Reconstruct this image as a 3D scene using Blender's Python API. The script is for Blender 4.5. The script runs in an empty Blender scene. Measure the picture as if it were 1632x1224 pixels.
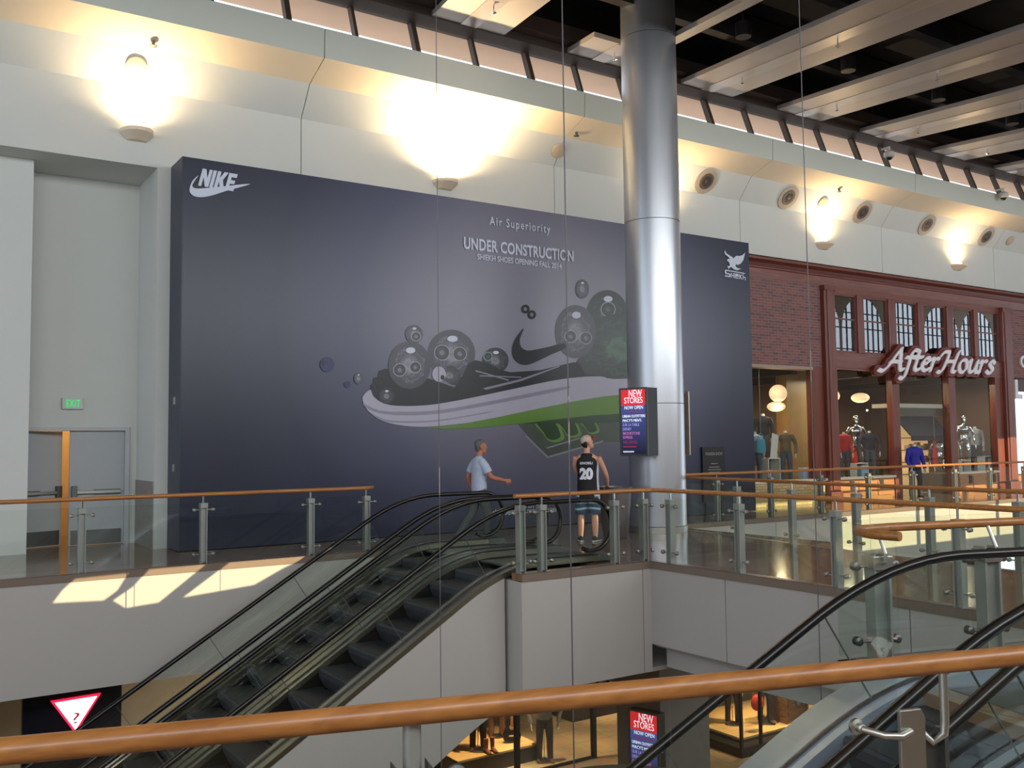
import bpy, bmesh, math, random
from mathutils import Vector, Matrix
random.seed(7)
SC = bpy.context.scene
COL = SC.collection
PI = math.pi
# ------------------------------------------------------------------ camera
# world axes: X runs along the shop wall, Y goes towards it, Z up; the upper floor is z = 0
YAW, PITCH, ROLL, FPX, EYE = 0.5861, 0.0630, -0.01203, 1511.6, 1.68
def cam_axes():
    cy, sy, cp, sp = math.cos(YAW), math.sin(YAW), math.cos(PITCH), math.sin(PITCH)
    f = Vector((sy*cp, cy*cp, sp)); r = Vector((cy, -sy, 0)); u = r.cross(f)
    cr, sr = math.cos(ROLL), math.sin(ROLL)
    return r*cr+u*sr, u*cr-r*sr, f
CR, CU, CF = cam_axes()
EYEP = Vector((0, 0, EYE))
cam = bpy.data.cameras.new('camera'); camo = bpy.data.objects.new('camera', cam); COL.objects.link(camo)
cam.sensor_fit = 'HORIZONTAL'; cam.sensor_width = 36; cam.lens = 36*FPX/1632; cam.clip_end = 400; cam.clip_start = .05
m3 = Matrix((CR, CU, -CF)).transposed(); camo.matrix_world = Matrix.Translation(EYEP) @ m3.to_4x4()
SC.camera = camo
def at(px, py, axis, val):
    """point of the plane (axis = val) that the photograph shows at pixel px, py"""
    d = CR*((px-816)/FPX)-CU*((py-612)/FPX)+CF
    return EYEP+d*((val-EYEP[axis])/d[axis])
def wallpt(y):
    return lambda px, py: (lambda p: (p.x, p.z))(at(px, py, 1, y))
# ------------------------------------------------------------------ light
vs = SC.view_settings
vs.view_transform = 'Standard'; vs.look = 'None'; vs.gamma = 1; vs.use_curve_mapping = False; vs.exposure = EXPOSURE = 0.0
SC.cycles.transparent_max_bounces = 48; SC.cycles.max_bounces = 10
W = bpy.data.worlds.new('sky'); SC.world = W; W.use_nodes = True
bg = W.node_tree.nodes['Background']; bg.inputs[0].default_value = (.76, .86, 1, 1); bg.inputs[1].default_value = 2.3
SUN_T = Vector((.38*.956, -.925*.956, .292)).normalized()          # towards the sun
sl = bpy.data.lights.new('sun', 'SUN'); sl.energy = 8.5; sl.color = (1, .80, .46); sl.angle = .0016
so = bpy.data.objects.new('sun', sl); COL.objects.link(so); so.rotation_euler = SUN_T.to_track_quat('Z', 'Y').to_euler(); so.location = (20, -40, 30)
def lamp(kind, name, loc, energy, color, aim=None, size=.1, **k):
    l = bpy.data.lights.new(name, kind); l.energy = energy; l.color = color
    if kind == 'AREA': l.size = size
    elif kind != 'SUN': l.shadow_soft_size = size
    for a, b in k.items(): setattr(l, a, b)
    o = bpy.data.objects.new(name, l); COL.objects.link(o); o.location = loc
    if aim is not None: o.rotation_euler = (Vector(aim)-Vector(loc)).to_track_quat('-Z', 'Y').to_euler()
    return o
# added fill lamp behind the viewer, standing in for daylight from unseen windows
lamp('AREA', 'rear_fill_light', (14, -5.85, 7.4), 3900, (.90, .95, 1), (14, 16, 6), 48, shape='RECTANGLE', size_y=2.8)
# ------------------------------------------------------------------ materials
MATS = {}
def lin(c):
    return tuple(((v/255+.055)/1.055)**2.4 if v > 10 else v/255/12.92 for v in c)
def mat(name, rgb, rough=.5, metal=0, var=.06, scale=6, emit=None, estr=0, bump=0, spec=.5, coat=0):
    if name in MATS: return MATS[name]
    m = bpy.data.materials.new(name); m.use_nodes = True; MATS[name] = m
    nt = m.node_tree; b = nt.nodes['Principled BSDF']
    c = lin(rgb)
    b.inputs['Roughness'].default_value = rough; b.inputs['Metallic'].default_value = metal
    b.inputs['Specular IOR Level'].default_value = spec
    if coat: b.inputs['Coat Weight'].default_value = coat; b.inputs['Coat Roughness'].default_value = .08
    tc = nt.nodes.new('ShaderNodeTexCoord'); nz = nt.nodes.new('ShaderNodeTexNoise'); nz.inputs['Scale'].default_value = scale
    nt.links.new(tc.outputs['Object'], nz.inputs['Vector'])
    mx = nt.nodes.new('ShaderNodeMix'); mx.data_type = 'RGBA'
    mx.inputs['A'].default_value = (*[v*(1-var) for v in c], 1); mx.inputs['B'].default_value = (*[min(1, v*(1+var)) for v in c], 1)
    nt.links.new(nz.outputs['Fac'], mx.inputs['Factor']); nt.links.new(mx.outputs['Result'], b.inputs['Base Color'])
    if emit: b.inputs['Emission Color'].default_value = (*lin(emit), 1); b.inputs['Emission Strength'].default_value = estr
    if bump:
        bp = nt.nodes.new('ShaderNodeBump'); bp.inputs['Strength'].default_value = bump; bp.inputs['Distance'].default_value = .02
        nt.links.new(nz.outputs['Fac'], bp.inputs['Height']); nt.links.new(bp.outputs['Normal'], b.inputs['Normal'])
    return m
def glass(name, tint=(.93, .97, .95), refl=1.0, rough=0.0):
    if name in MATS: return MATS[name]
    m = bpy.data.materials.new(name); m.use_nodes = True; MATS[name] = m
    nt = m.node_tree; nt.nodes.clear()
    o = nt.nodes.new('ShaderNodeOutputMaterial'); t = nt.nodes.new('ShaderNodeBsdfTransparent'); g = nt.nodes.new('ShaderNodeBsdfGlossy')
    f = nt.nodes.new('ShaderNodeFresnel'); f.inputs['IOR'].default_value = 1.45
    mu = nt.nodes.new('ShaderNodeMath'); mu.operation = 'MULTIPLY'; mu.inputs[1].default_value = refl; mu.use_clamp = True
    x = nt.nodes.new('ShaderNodeMixShader'); t.inputs[0].default_value = (*tint, 1); g.inputs[0].default_value = (1, 1, 1, 1); g.inputs[1].default_value = rough
    ge = nt.nodes.new('ShaderNodeNewGeometry'); fr = nt.nodes.new('ShaderNodeMath'); fr.operation = 'SUBTRACT'; fr.inputs[0].default_value = 1; fb = nt.nodes.new('ShaderNodeMath'); fb.operation = 'MULTIPLY'
    nt.links.new(ge.outputs['Backfacing'], fr.inputs[1]); nt.links.new(mu.outputs[0], fb.inputs[0]); nt.links.new(fr.outputs[0], fb.inputs[1])
    nt.links.new(f.outputs[0], mu.inputs[0]); nt.links.new(fb.outputs[0], x.inputs[0]); nt.links.new(t.outputs[0], x.inputs[1]); nt.links.new(g.outputs[0], x.inputs[2]); nt.links.new(x.outputs[0], o.inputs[0])
    return m
def node_mat(name, rough=.5, metal=0, spec=.5):
    m = bpy.data.materials.new(name); m.use_nodes = True; MATS[name] = m
    b = m.node_tree.nodes['Principled BSDF']; b.inputs['Roughness'].default_value = rough; b.inputs['Metallic'].default_value = metal; b.inputs['Specular IOR Level'].default_value = spec
    return m, m.node_tree, b, m.node_tree.links
def wood(name, c1, c2, rough=.3, axis=0, scale=3, coat=.0):
    m, nt, b, L = node_mat(name, rough)
    tc = nt.nodes.new('ShaderNodeTexCoord'); mp = nt.nodes.new('ShaderNodeMapping'); s = [14, 14, 14]; s[axis] = .9; mp.inputs['Scale'].default_value = s
    nz = nt.nodes.new('ShaderNodeTexNoise'); nz.inputs['Scale'].default_value = scale; nz.inputs['Detail'].default_value = 5; nz.inputs['Distortion'].default_value = .6
    r = nt.nodes.new('ShaderNodeValToRGB'); r.color_ramp.elements[0].position = .3; r.color_ramp.elements[1].position = .72
    r.color_ramp.elements[0].color = (*lin(c1), 1); r.color_ramp.elements[1].color = (*lin(c2), 1)
    L.new(tc.outputs['Object'], mp.inputs[0]); L.new(mp.outputs[0], nz.inputs['Vector']); L.new(nz.outputs['Fac'], r.inputs[0]); L.new(r.outputs[0], b.inputs['Base Color'])
    if coat: b.inputs['Coat Weight'].default_value = coat; b.inputs['Coat Roughness'].default_value = .12
    return m
def brick(name, c1, c2, mortar, scale=1.0):
    m, nt, b, L = node_mat(name, .85)
    tc = nt.nodes.new('ShaderNodeTexCoord'); sp = nt.nodes.new('ShaderNodeSeparateXYZ'); cb = nt.nodes.new('ShaderNodeCombineXYZ')
    L.new(tc.outputs['Object'], sp.inputs[0]); ad = nt.nodes.new('ShaderNodeMath'); ad.operation = 'ADD'
    L.new(sp.outputs[0], ad.inputs[0]); L.new(sp.outputs[1], ad.inputs[1]); L.new(ad.outputs[0], cb.inputs[0]); L.new(sp.outputs[2], cb.inputs[1])
    bt = nt.nodes.new('ShaderNodeTexBrick'); bt.inputs['Scale'].default_value = scale; bt.inputs['Brick Width'].default_value = .24; bt.inputs['Row Height'].default_value = .075; bt.inputs['Mortar Size'].default_value = .009
    bt.inputs['Color1'].default_value = (*lin(c1), 1); bt.inputs['Color2'].default_value = (*lin(c2), 1); bt.inputs['Mortar'].default_value = (*lin(mortar), 1); bt.inputs['Bias'].default_value = -.1
    L.new(cb.outputs[0], bt.inputs['Vector'])
    bp = nt.nodes.new('ShaderNodeBump'); bp.inputs['Strength'].default_value = .6; bp.inputs['Distance'].default_value = .01
    inv = nt.nodes.new('ShaderNodeMath'); inv.operation = 'SUBTRACT'; inv.inputs[0].default_value = 1; L.new(bt.outputs['Fac'], inv.inputs[1]); L.new(inv.outputs[0], bp.inputs['Height']); L.new(bp.outputs['Normal'], b.inputs['Normal'])
    L.new(bt.outputs['Color'], b.inputs['Base Color'])
    return m
def tiles(name, c1, c2, grout, size=.6, rough=.12, spec=.6):
    m, nt, b, L = node_mat(name, rough, 0, spec)
    tc = nt.nodes.new('ShaderNodeTexCoord'); bt = nt.nodes.new('ShaderNodeTexBrick'); bt.offset = 0; bt.inputs['Scale'].default_value = 1
    bt.inputs['Brick Width'].default_value = size; bt.inputs['Row Height'].default_value = size; bt.inputs['Mortar Size'].default_value = .004
    bt.inputs['Color1'].default_value = (*lin(c1), 1); bt.inputs['Color2'].default_value = (*lin(c2), 1); bt.inputs['Mortar'].default_value = (*lin(grout), 1)
    nz = nt.nodes.new('ShaderNodeTexNoise'); nz.inputs['Scale'].default_value = 3; nz.inputs['Detail'].default_value = 6
    mx = nt.nodes.new('ShaderNodeMix'); mx.data_type = 'RGBA'; mx.blend_type = 'MULTIPLY'; mx.inputs['Factor'].default_value = .5
    L.new(tc.outputs['Object'], bt.inputs['Vector']); L.new(tc.outputs['Object'], nz.inputs['Vector']); L.new(bt.outputs['Color'], mx.inputs['A']); L.new(nz.outputs['Color'], mx.inputs['B']); L.new(mx.outputs['Result'], b.inputs['Base Color'])
    return m
WHITE = mat('wall_paint', (206, 208, 202), .75, var=.02, scale=2)
CREAM = mat('fascia_panel', (172, 166, 160), .55, var=.02, scale=2)
COVE = mat('cove_paint', (226, 212, 190), .75, var=.02, scale=2)
BAND = mat('band_paint', (203, 206, 194), .75, var=.02, scale=2)
SEAM = mat('panel_gap', (60, 58, 56), .8)
STEEL = mat('brushed_steel', (176, 174, 166), .38, 1, var=.05, scale=20)
STEELD = mat('dark_steel', (104, 106, 104), .45, .9, var=.06, scale=20)
POSTM = mat('post_grey', (150, 152, 146), .42, .5, var=.05)
CHROME = mat('chrome', (228, 230, 232), .12, 1, var=.02)
BLACK = mat('black_paint', (16, 16, 17), .6)
RUBBER = mat('black_rubber', (13, 12, 12), .28, 0, spec=.5)
BRONZE = mat('bronze_frame', (92, 78, 68), .5, .5)
RAILW = wood('rail_wood', (134, 82, 36), (164, 108, 54), .38, 0, 2.2, coat=.12)
RAILS = wood('rail_wood_far', (152, 96, 48), (184, 122, 62), .3, 0, 2.2, coat=.4)
REDWOOD = wood('red_stained_wood', (104, 54, 42), (134, 76, 60), .38, 0, 1.4, coat=.2)
REDWOODV = wood('red_stained_wood_upright', (98, 46, 36), (126, 66, 50), .38, 2, 1.4, coat=.2)
BRICK = brick('red_brick', (142, 90, 84), (98, 76, 80), (134, 120, 118))
BRICKL = brick('tan_brick', (196, 172, 130), (172, 146, 104), (150, 130, 96))
FLOOR = tiles('polished_floor_tile', (150, 120, 92), (138, 112, 88), (90, 76, 64), .62)
FLOORLOW = tiles('lower_floor_tile', (196, 168, 126), (180, 150, 112), (120, 100, 76), .9, .22)
GLASSR = glass('rail_glass', (.95, .975, .96), 1.0)
GLASSS = glass('shop_glass', (.92, .94, .92), 1.3)
GLASSU = glass('upper_shop_glass', (.75, .78, .76), 3.6)
GLASSC = glass('clerestory_glass', (.93, .93, .93), .8)
# ------------------------------------------------------------------ geometry helpers
class G:
    """collects shapes of ONE mesh"""
    def __init__(s): s.bm = bmesh.new(); s.M = None
    def v(s, p):
        p = Vector(p)
        return s.bm.verts.new(s.M @ p if s.M else p)
    def f(s, vs):
        try: return s.bm.faces.new(vs)
        except ValueError: return None
    def box(s, x0, x1, y0, y1, z0, z1):
        c = [s.v((x, y, z)) for z in (z0, z1) for x, y in ((x0, y0), (x1, y0), (x1, y1), (x0, y1))]
        for q in ((3, 2, 1, 0), (4, 5, 6, 7), (0, 1, 5, 4), (1, 2, 6, 5), (2, 3, 7, 6), (3, 0, 4, 7)): s.f([c[i] for i in q])
        return s
    def prism(s, pts, ext):
        """pts: closed 3D polygon, extruded by vector ext"""
        e = Vector(ext); a = [s.v(p) for p in pts]; b = [s.v(Vector(p)+e) for p in pts]; n = len(pts)
        s.f(a[::-1]); s.f(b)
        for i in range(n): s.f([a[i], a[(i+1) % n], b[(i+1) % n], b[i]])
        return s
    def loft(s, rings, cap=True, closed=False):
        R = [[s.v(p) for p in r] for r in rings]; n = len(R[0])
        for k in range(len(R)-(0 if closed else 1)):
            a, b = R[k], R[(k+1) % len(R)]
            for i in range(n): s.f([a[i], a[(i+1) % n], b[(i+1) % n], b[i]])
        if cap and not closed: s.f(R[0][::-1]); s.f(R[-1])
        return s
    def tube(s, pts, r, n=10, closed=False, sq=None):
        pts = [Vector(p) for p in pts]; N = len(pts); rr = r if isinstance(r, (list, tuple)) else [r]*N
        ref = None; rings = []
        for i, p in enumerate(pts):
            if closed: t = pts[(i+1) % N]-pts[i-1]
            else: t = pts[min(i+1, N-1)]-pts[max(i-1, 0)]
            t.normalize()
            if ref is None: ref = Vector((0, 0, 1)) if abs(t.z) < .9 else Vector((1, 0, 0))
            x = ref-t*ref.dot(t)
            if x.length < 1e-4: x = t.orthogonal()
            x.normalize(); y = t.cross(x); ref = x
            ax, ay = (rr[i], rr[i]) if sq is None else (rr[i]*sq[0], rr[i]*sq[1])
            rings.append([p+x*(math.cos(a)*ax)+y*(math.sin(a)*ay) for a in (2*PI*k/n for k in range(n))])
        return s.loft(rings, True, closed)
    def rod(s, a, b, r, n=8): return s.tube([a, b], r, n)
    def lathe(s, c, prof, n=24, axis=2):
        c = Vector(c); rings = []
        for r, h in prof:
            ring = []
            for k in range(n):
                a = 2*PI*k/n; u, w = r*math.cos(a), r*math.sin(a)
                ring.append(c+Vector(((u, w, h), (h, u, w), (w, h, u))[{2: 0, 0: 1, 1: 2}[axis]]))
            rings.append(ring)
        return s.loft(rings)
    def ball(s, c, r, n=12, sc=(1, 1, 1), m=8):
        c = Vector(c)
        return s.loft([[c+Vector((r*math.sin(t)*math.cos(a)*sc[0], r*math.sin(t)*math.sin(a)*sc[1], r*math.cos(t)*sc[2])) for a in (2*PI*k/n for k in range(n))] for t in (PI*(j+.02)/(m+.04) for j in range(m+1))])
    def mesh(s, other):
        """append (verts, faces)"""
        vv = [s.v(p) for p in other[0]]
        for q in other[1]: s.f([vv[i] for i in q])
        return s
    def make(s, name, m, parent=None, smooth=False, bevel=0, bseg=2, loc=None, data_only=False):
        bmesh.ops.recalc_face_normals(s.bm, faces=s.bm.faces[:])
        if bevel:
            bmesh.ops.bevel(s.bm, geom=[e for e in s.bm.edges if e.is_manifold and e.calc_face_angle(0) > .6], offset=bevel, segments=bseg, affect='EDGES', profile=.5, clamp_overlap=True)
        if smooth:
            for f in s.bm.faces: f.smooth = True
        if loc is None and parent is None:
            lo = [min(v.co[i] for v in s.bm.verts) for i in range(3)]; hi = [max(v.co[i] for v in s.bm.verts) for i in range(3)]
            loc = ((lo[0]+hi[0])/2, (lo[1]+hi[1])/2, lo[2])
        off = Vector((0, 0, 0)); p = parent
        while p is not None: off += p.location; p = p.parent
        if parent is None: off = Vector(loc)
        bmesh.ops.translate(s.bm, verts=s.bm.verts[:], vec=-off)
        me = bpy.data.meshes.new(name); s.bm.to_mesh(me); s.bm.free()
        me.materials.append(m)
        if smooth:
            try: me.set_sharp_from_angle(angle=.7)
            except Exception: pass
        o = bpy.data.objects.new(name, me); COL.objects.link(o)
        if parent is not None: o.parent = parent
        else: o.location = off
        return o
def tag(o, label, cat, group=None):
    o['label'] = label; o['category'] = cat
    if group: o['group'] = group
    return o
def thing(name, label, cat, loc, group=None):
    o = bpy.data.objects.new(name, None); COL.objects.link(o); o.location = loc; o.empty_display_size = .2
    return tag(o, label, cat, group)
def struct(o): o['kind'] = 'structure'; return o
def copy_tree(o, parent=None, label=None, loc=None):
    c = o.copy(); COL.objects.link(c); c.parent = parent
    if parent is not None: c.matrix_parent_inverse = Matrix.Identity(4)
    if label: c['label'] = label
    if loc is not None: c.location = loc
    for k in list(o.children): copy_tree(k, c)
    return c
def arc(cx, cy, r, a0, a1, n=8): return [(cx+r*math.cos(a0+(a1-a0)*i/n), cy+r*math.sin(a0+(a1-a0)*i/n)) for i in range(n+1)]
def spline(P, n=8, closed=False):
    P = [Vector(p) for p in P]; N = len(P); out = []
    for i in range(N if closed else N-1):
        g = (lambda k: P[k % N]) if closed else (lambda k: P[max(0, min(N-1, k))])
        a, b, c, d = g(i-1), g(i), g(i+1), g(i+2)
        for k in range(n):
            t = k/n; out.append(.5*((2*b)+(c-a)*t+(2*a-5*b+4*c-d)*t*t+(3*b-a-3*c+d)*t**3))
    if not closed: out.append(P[-1])
    return out
DG = None
def curve_mesh(cu):
    o = bpy.data.objects.new('tmp', cu); COL.objects.link(o)
    bpy.context.view_layer.update()
    me = bpy.data.meshes.new_from_object(o.evaluated_get(bpy.context.evaluated_depsgraph_get()))
    r = ([v.co.copy() for v in me.vertices], [tuple(p.vertices) for p in me.polygons])
    bpy.data.objects.remove(o); bpy.data.meshes.remove(me); bpy.data.curves.remove(cu)
    return r
def text_geo(txt, bold=0, shear=0, extrude=.004, spacing=1, res=3, width=None, height=None):
    """flat lettering in its own x,y, scaled to fill width x height, standing extrude thick"""
    cu = bpy.data.curves.new('t', 'FONT'); cu.body = txt; cu.size = 1; cu.offset = bold; cu.shear = shear; cu.space_character = spacing; cu.resolution_u = res; cu.extrude = .5; cu.fill_mode = 'BOTH'
    v, f = curve_mesh(cu)
    x0, x1 = min(p.x for p in v), max(p.x for p in v); y0, y1 = min(p.y for p in v), max(p.y for p in v)
    sx = width/(x1-x0) if width else None; sy = height/(y1-y0) if height else sx
    if sx is None: sx = sy
    return [Vector(((p.x-x0)*sx, (p.y-y0)*sy, (p.z+.5)*extrude)) for p in v], f
def frame(o, x, y=(0, 0, 1)):
    x = Vector(x).normalized(); y = Vector(y).normalized(); z = x.cross(y)
    m = Matrix((x, y, z)).transposed().to_4x4(); return Matrix.Translation(Vector(o)) @ m
def lettering(name, txt, origin, width, height, m, parent, x=(1, 0, 0), y=(0, 0, 1), **k):
    g = G(); g.M = frame(origin, x, y); g.mesh(text_geo(txt, width=width, height=height, **k)); return g.make(name, m, parent)
def filled(polys, extrude=.004):
    """2D polygons (later ones inside earlier ones cut holes) -> solid sheet"""
    cu = bpy.data.curves.new('p', 'CURVE'); cu.dimensions = '2D'; cu.fill_mode = 'BOTH'; cu.extrude = .5
    for P in polys:
        s = cu.splines.new('POLY'); s.points.add(len(P)-1); s.use_cyclic_u = True
        for i, p in enumerate(P): s.points[i].co = (p[0], p[1], 0, 1)
    v, f = curve_mesh(cu)
    return [Vector((p.x, p.y, (p.z+.5)*extrude)) for p in v], f
# ------------------------------------------------------------------ setting: floors and edges
LZ = -5.3
CA, SA = math.cos(math.radians(18)), math.sin(math.radians(18))
def near(u, n, z=0): return Vector((CA*u+SA*n, -SA*u+CA*n, z))     # frame of the near walkway, turned 18 degrees
def slab(name, pts, z0=-.09, z1=0, m=None):
    return struct(G().prism([(x, y, z0) for x, y in pts], (0, 0, z1-z0)).make(name, m or FLOOR))
slab('floor_left', [(-14, 14.0), (6.9, 14.0), (6.9, 13.99), (8.3, 13.99), (8.3, 18.4), (-14, 18.4)])
slab('floor_landing', [(8.3, 10.22), (9.1, 10.22), (13.1, 10.22), (13.1, 18.4), (8.3, 18.4)])
slab('floor_landing_edge', [(6.9, 10.22), (8.3, 10.22), (8.3, 10.45), (6.9, 10.45)])
FAR = [(13.1, 14.3), (12.95, 13.6), (12.72, 11.7), (12.25, 8.8), (12.02, 6.5), (11.95, 2.0)]
slab('floor_bridge', [(9.1, 10.22), (9.1, 7.5), (8.95, 5.5), (8.875, 4.03), (11.95, 3.04)]+FAR[4:2:-1]+[(12.48, 10.22)])
slab('floor_shop', [(13.1, 14.3), (60, 14.3), (60, 24), (13.1, 24)])
nq = lambda u, n: tuple(near(u, n)[:2])
slab('floor_near', [nq(-14, 2.55), nq(4.35, 2.55), nq(4.35, 6.42), nq(7.2, 6.57), nq(10.4, 6.57), nq(12, 4), nq(12, -5), nq(-14, -5)])
slab('floor_lower', [(-20, -8), (60, -8), (60, 26), (-20, 26)], LZ-.2, LZ, FLOORLOW)
NOSE = mat('stone_nosing', (120, 104, 92), .3)
def fascia(name, line, z0, z1=-.02, step=2.45, th=.12, m=CREAM, first=None, nose=True):
    """white panels with open joints hung along a walkway edge (line of XY points, void on its right hand)"""
    g = G(); s = G(); o = G()
    for (a, b) in zip(line[:-1], line[1:]):
        a, b = Vector((*a, 0)), Vector((*b, 0)); d = (b-a); L = d.length; d.normalize(); n = Vector((-d.y, d.x, 0))
        t = 0; nx = first if first else step
        while t < L-.01:
            e = min(nx, L)
            p, q = a+d*(t+(.006 if t else 0)), a+d*(e-(.006 if e < L else 0))
            g.prism([(p.x, p.y, z0), (q.x, q.y, z0), (q.x, q.y, -.10), (p.x, p.y, -.10)], n*th)
            t = e; nx = e+step
        a2, b2 = a-n*.012, b-n*.012; o.prism([(a2.x, a2.y, -.10), (b2.x, b2.y, -.10), (b2.x, b2.y, .003), (a2.x, a2.y, .003)], n*.0118).prism([(a2.x, a2.y, .001), (b2.x, b2.y, .001), (b2.x, b2.y, .003), (a2.x, a2.y, .003)], n*.14)
        s.prism([a+n*(th*.7)+Vector((0, 0, z0+.02)), b+n*(th*.7)+Vector((0, 0, z0+.02)), b+n*(th*.7)+Vector((0, 0, -.14)), a+n*(th*.7)+Vector((0, 0, -.14))], n*.1)
    r = struct(g.make(name, m)); struct(s.make(name+'_joint', SEAM, r))
    if nose: struct(o.make(name+'_nosing', NOSE, r))
    return r
FASL = fascia('trim_1', [(-14, 14.0), (6.9, 14.0)], -1.55, step=30)
FASD = fascia('trim_2', [(6.9, 10.22), (9.1, 10.22)], -1.53, step=2.05)
fascia('trim_20', [(6.896, 10.72), (6.896, 10.222)], -1.53, step=2.05, nose=False)
FASB = fascia('trim_3', [(9.1, 10.22), (9.1, 7.5), (8.95, 5.5), (8.875, 4.03)], -1.15, step=1.42, first=1.42)
FASS = fascia('trim_4', [(13.1, 14.3), (60, 14.3)], -1.5, step=3.3)
FASN = fascia('trim_5', [nq(7.2, 6.57), nq(4.35, 6.42), nq(4.35, 5.75)], -1.1, step=4)
FASV = fascia('trim_6', [FAR[5-k] for k in range(6)], -1.15, step=2.2)
SOFF = mat('soffit_paint', (170, 160, 150), .8)
struct(G().prism([(-14, 14.1, -1.56), (6.9, 14.1, -1.56), (6.9, 10.3, -1.56), (9.1, 10.3, -1.56), (13.1, 10.3, -1.56), (13.1, 14.4, -1.56), (60, 14.4, -1.56), (60, 24, -1.56), (-14, 24, -1.56)], (0, 0, .06)).make('ceiling_lower', SOFF))
struct(G().prism([(9.2, 10.3, -1.2), (9.2, 7.5, -1.2), (9.0, 5.5, -1.2), (8.95, 4.1, -1.2), (11.9, 3.1, -1.2), (12.0, 6.5, -1.2), (12.4, 10.3, -1.2)], (0, 0, .06)).make('ceiling_bridge', SOFF))
struct(G().prism([(9.35, 10.2, -1.5), (9.5, 3.0, -1.5), (11.8, 2.5, -1.5), (12.2, 10.2, -1.5)], (0, 0, .3)).make('trim_7', CREAM))
# ------------------------------------------------------------------ setting: walls
YW, YH = 16.6, 15.85
ZC = 7.78
seams = [-12, 0.54, 6.37, 12.2, 18.03, 23.86, 29.7, 35.5, 60]
def strips(name, prof, m, gap=.008):
    g = G()
    for a, b in zip(seams[:-1], seams[1:]):
        g.prism([(a+gap, y, z) for y, z in prof], (b-a-2*gap, 0, 0))
    return struct(g.make(name, m))
strips('wall_back', [(YW, 6.46), (YW, ZC), (YW+.25, ZC), (YW+.25, 6.46)], WHITE)
strips('trim_8', [(YW, ZC), (16.17, 8.31), (16.35, 8.45), (YW+.2, ZC)], WHITE)
strips('trim_9', [(16.17, 8.31), (15.48, 8.55), (15.55, 8.8), (16.35, 8.45)], COVE)
strips('trim_10', [(15.48, 8.55), (15.46, 9.08), (16.3, 9.08), (16.3, 8.98), (15.6, 8.98), (15.55, 8.62)], BAND)
struct(G().box(-12, 60, YW+.251, YW+.30, 6.5, 7.7).make('trim_11', SEAM))
# alcove with the exit doors
struct(G().box(-12.5, -12.3, -6, 18.4, LZ, 1.0).make('wall_end_blocker', WHITE))  # unseen wall, added low to cut the sky light from the left
struct(G().box(-12, 4.06, YW+.252, 18.4, 6.462, 6.56).make('ceiling_alcove', WHITE))
struct(G().box(-12, 1.98, 17.2, 17.5, 0, 6.46).make('wall_left', WHITE))
struct(G().box(-2, 1.96, 17.95, 18.2, 0, 6.46).box(1.96, 3.70, 17.95, 18.2, 2.06, 6.46).box(3.70, 4.06, 17.95, 18.2, 0, 6.46).make('wall_alcove', WHITE))
struct(G().box(3.81, 4.06, YW, 17.95, 0, 6.46).make('wall_alcove_side', WHITE))
STONE = mat('grey_stone_wainscot', (136, 132, 124), .4, var=.25, scale=9)
struct(G().box(3.795, 3.812, YW+.03, 17.95, 0, 1.12).make('trim_12', STONE))
struct(G().box(4.06, 17.6, 17.5, 17.7, 0, 6.5).box(-12, -11.8, 14, 17.2, 0, 6.5).make('wall_behind_hoarding', WHITE))
struct(G().box(0, 4.6, 20.4, 20.6, 0, 4).box(4.5, 4.7, 18.2, 20.5, 0, 4).box(0, .2, 18.2, 20.5, 0, 4).box(0, 4.6, 18.2, 20.5, 3.2, 3.3).make('wall_corridor', mat('corridor_paint', (226, 196, 150), .8)))
struct(G().box(0, 4.6, 18.4, 20.6, -.1, 0).make('floor_corridor', FLOOR))
# rear wall behind the viewer: arched windows, and added holes shaped to throw sun patches
def back(p, y=-6.0): p = Vector(p); return p+SUN_T*((y-p.y)/SUN_T.y)
holes = []
for poly in ([(120, 922), (205, 913), (188, 940), (165, 957), (84, 961), (100, 940)],
             [(238, 907), (328, 899), (253, 960), (200, 969), (180, 957), (212, 935)],
             [(366, 896), (503, 884), (478, 893), (452, 905), (405, 932), (292, 952)]):
    holes.append([(lambda q: (q.x, q.z))(back(at(x, y, 1, 14.0))) for x, y in poly])
for x0, x1, z0, z1 in ((17.6, 20.6, -1.7, .1), (20.75, 24.2, -1.7, .55), (24.35, 27.4, -1.7, .15), (27.55, 29.3, -1.7, .3), (29.4, 30.5, -1.7, 1.65), (30.6, 34, -1.7, .5)):
    holes.append([(lambda q: (q.x, q.z))(back((x, 16.6, z))) for x, z in ((x0, z0), (x1, z0), (x1, z1), (x0, z1))])
for xa_ in (10.03, 10.155): holes.append([(lambda q: (q.x, q.z))(back((x, 12.84, z))) for x, z in ((xa_, 0.02), (xa_+.035, 0.02), (xa_+.035, .42), (xa_, .42))])
AR = []
for cx in (49.5, 54.0, 58.5, 63.0, 67.5, 72.0):
    AR.append((cx, [(cx-2.12, 6.2), (cx+2.12, 6.2)]+arc(cx, 9.0, 2.12, 0, PI, 12)))
g = G(); g.M = Matrix.Translation((0, -6, 0)) @ Matrix.Rotation(PI/2, 4, 'X')
g.mesh(filled([[(-16, -6), (92, -6), (92, 13), (-16, 13)]]+holes+[a for _, a in AR], .02))
struct(g.make('wall_rear', mat('rear_wall_paint', (176, 160, 140), .8)))
for i, (cx, a) in enumerate(AR):
    g = G()
    for k in range(-3, 4): g.box(cx+k*.55-.02, cx+k*.55+.02, -6.05, -5.95, 6.2, 9.0+math.sqrt(max(0, 2.12**2-(k*.55)**2)))
    for z in (7.6, 9.0, 10.0): g.box(cx-2.12 if z < 9.1 else cx-1.87, cx+2.12 if z < 9.1 else cx+1.87, -6.05, -5.95, z-.03, z+.03)
    struct(g.make('window_%d' % (i+30), BLACK))
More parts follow.
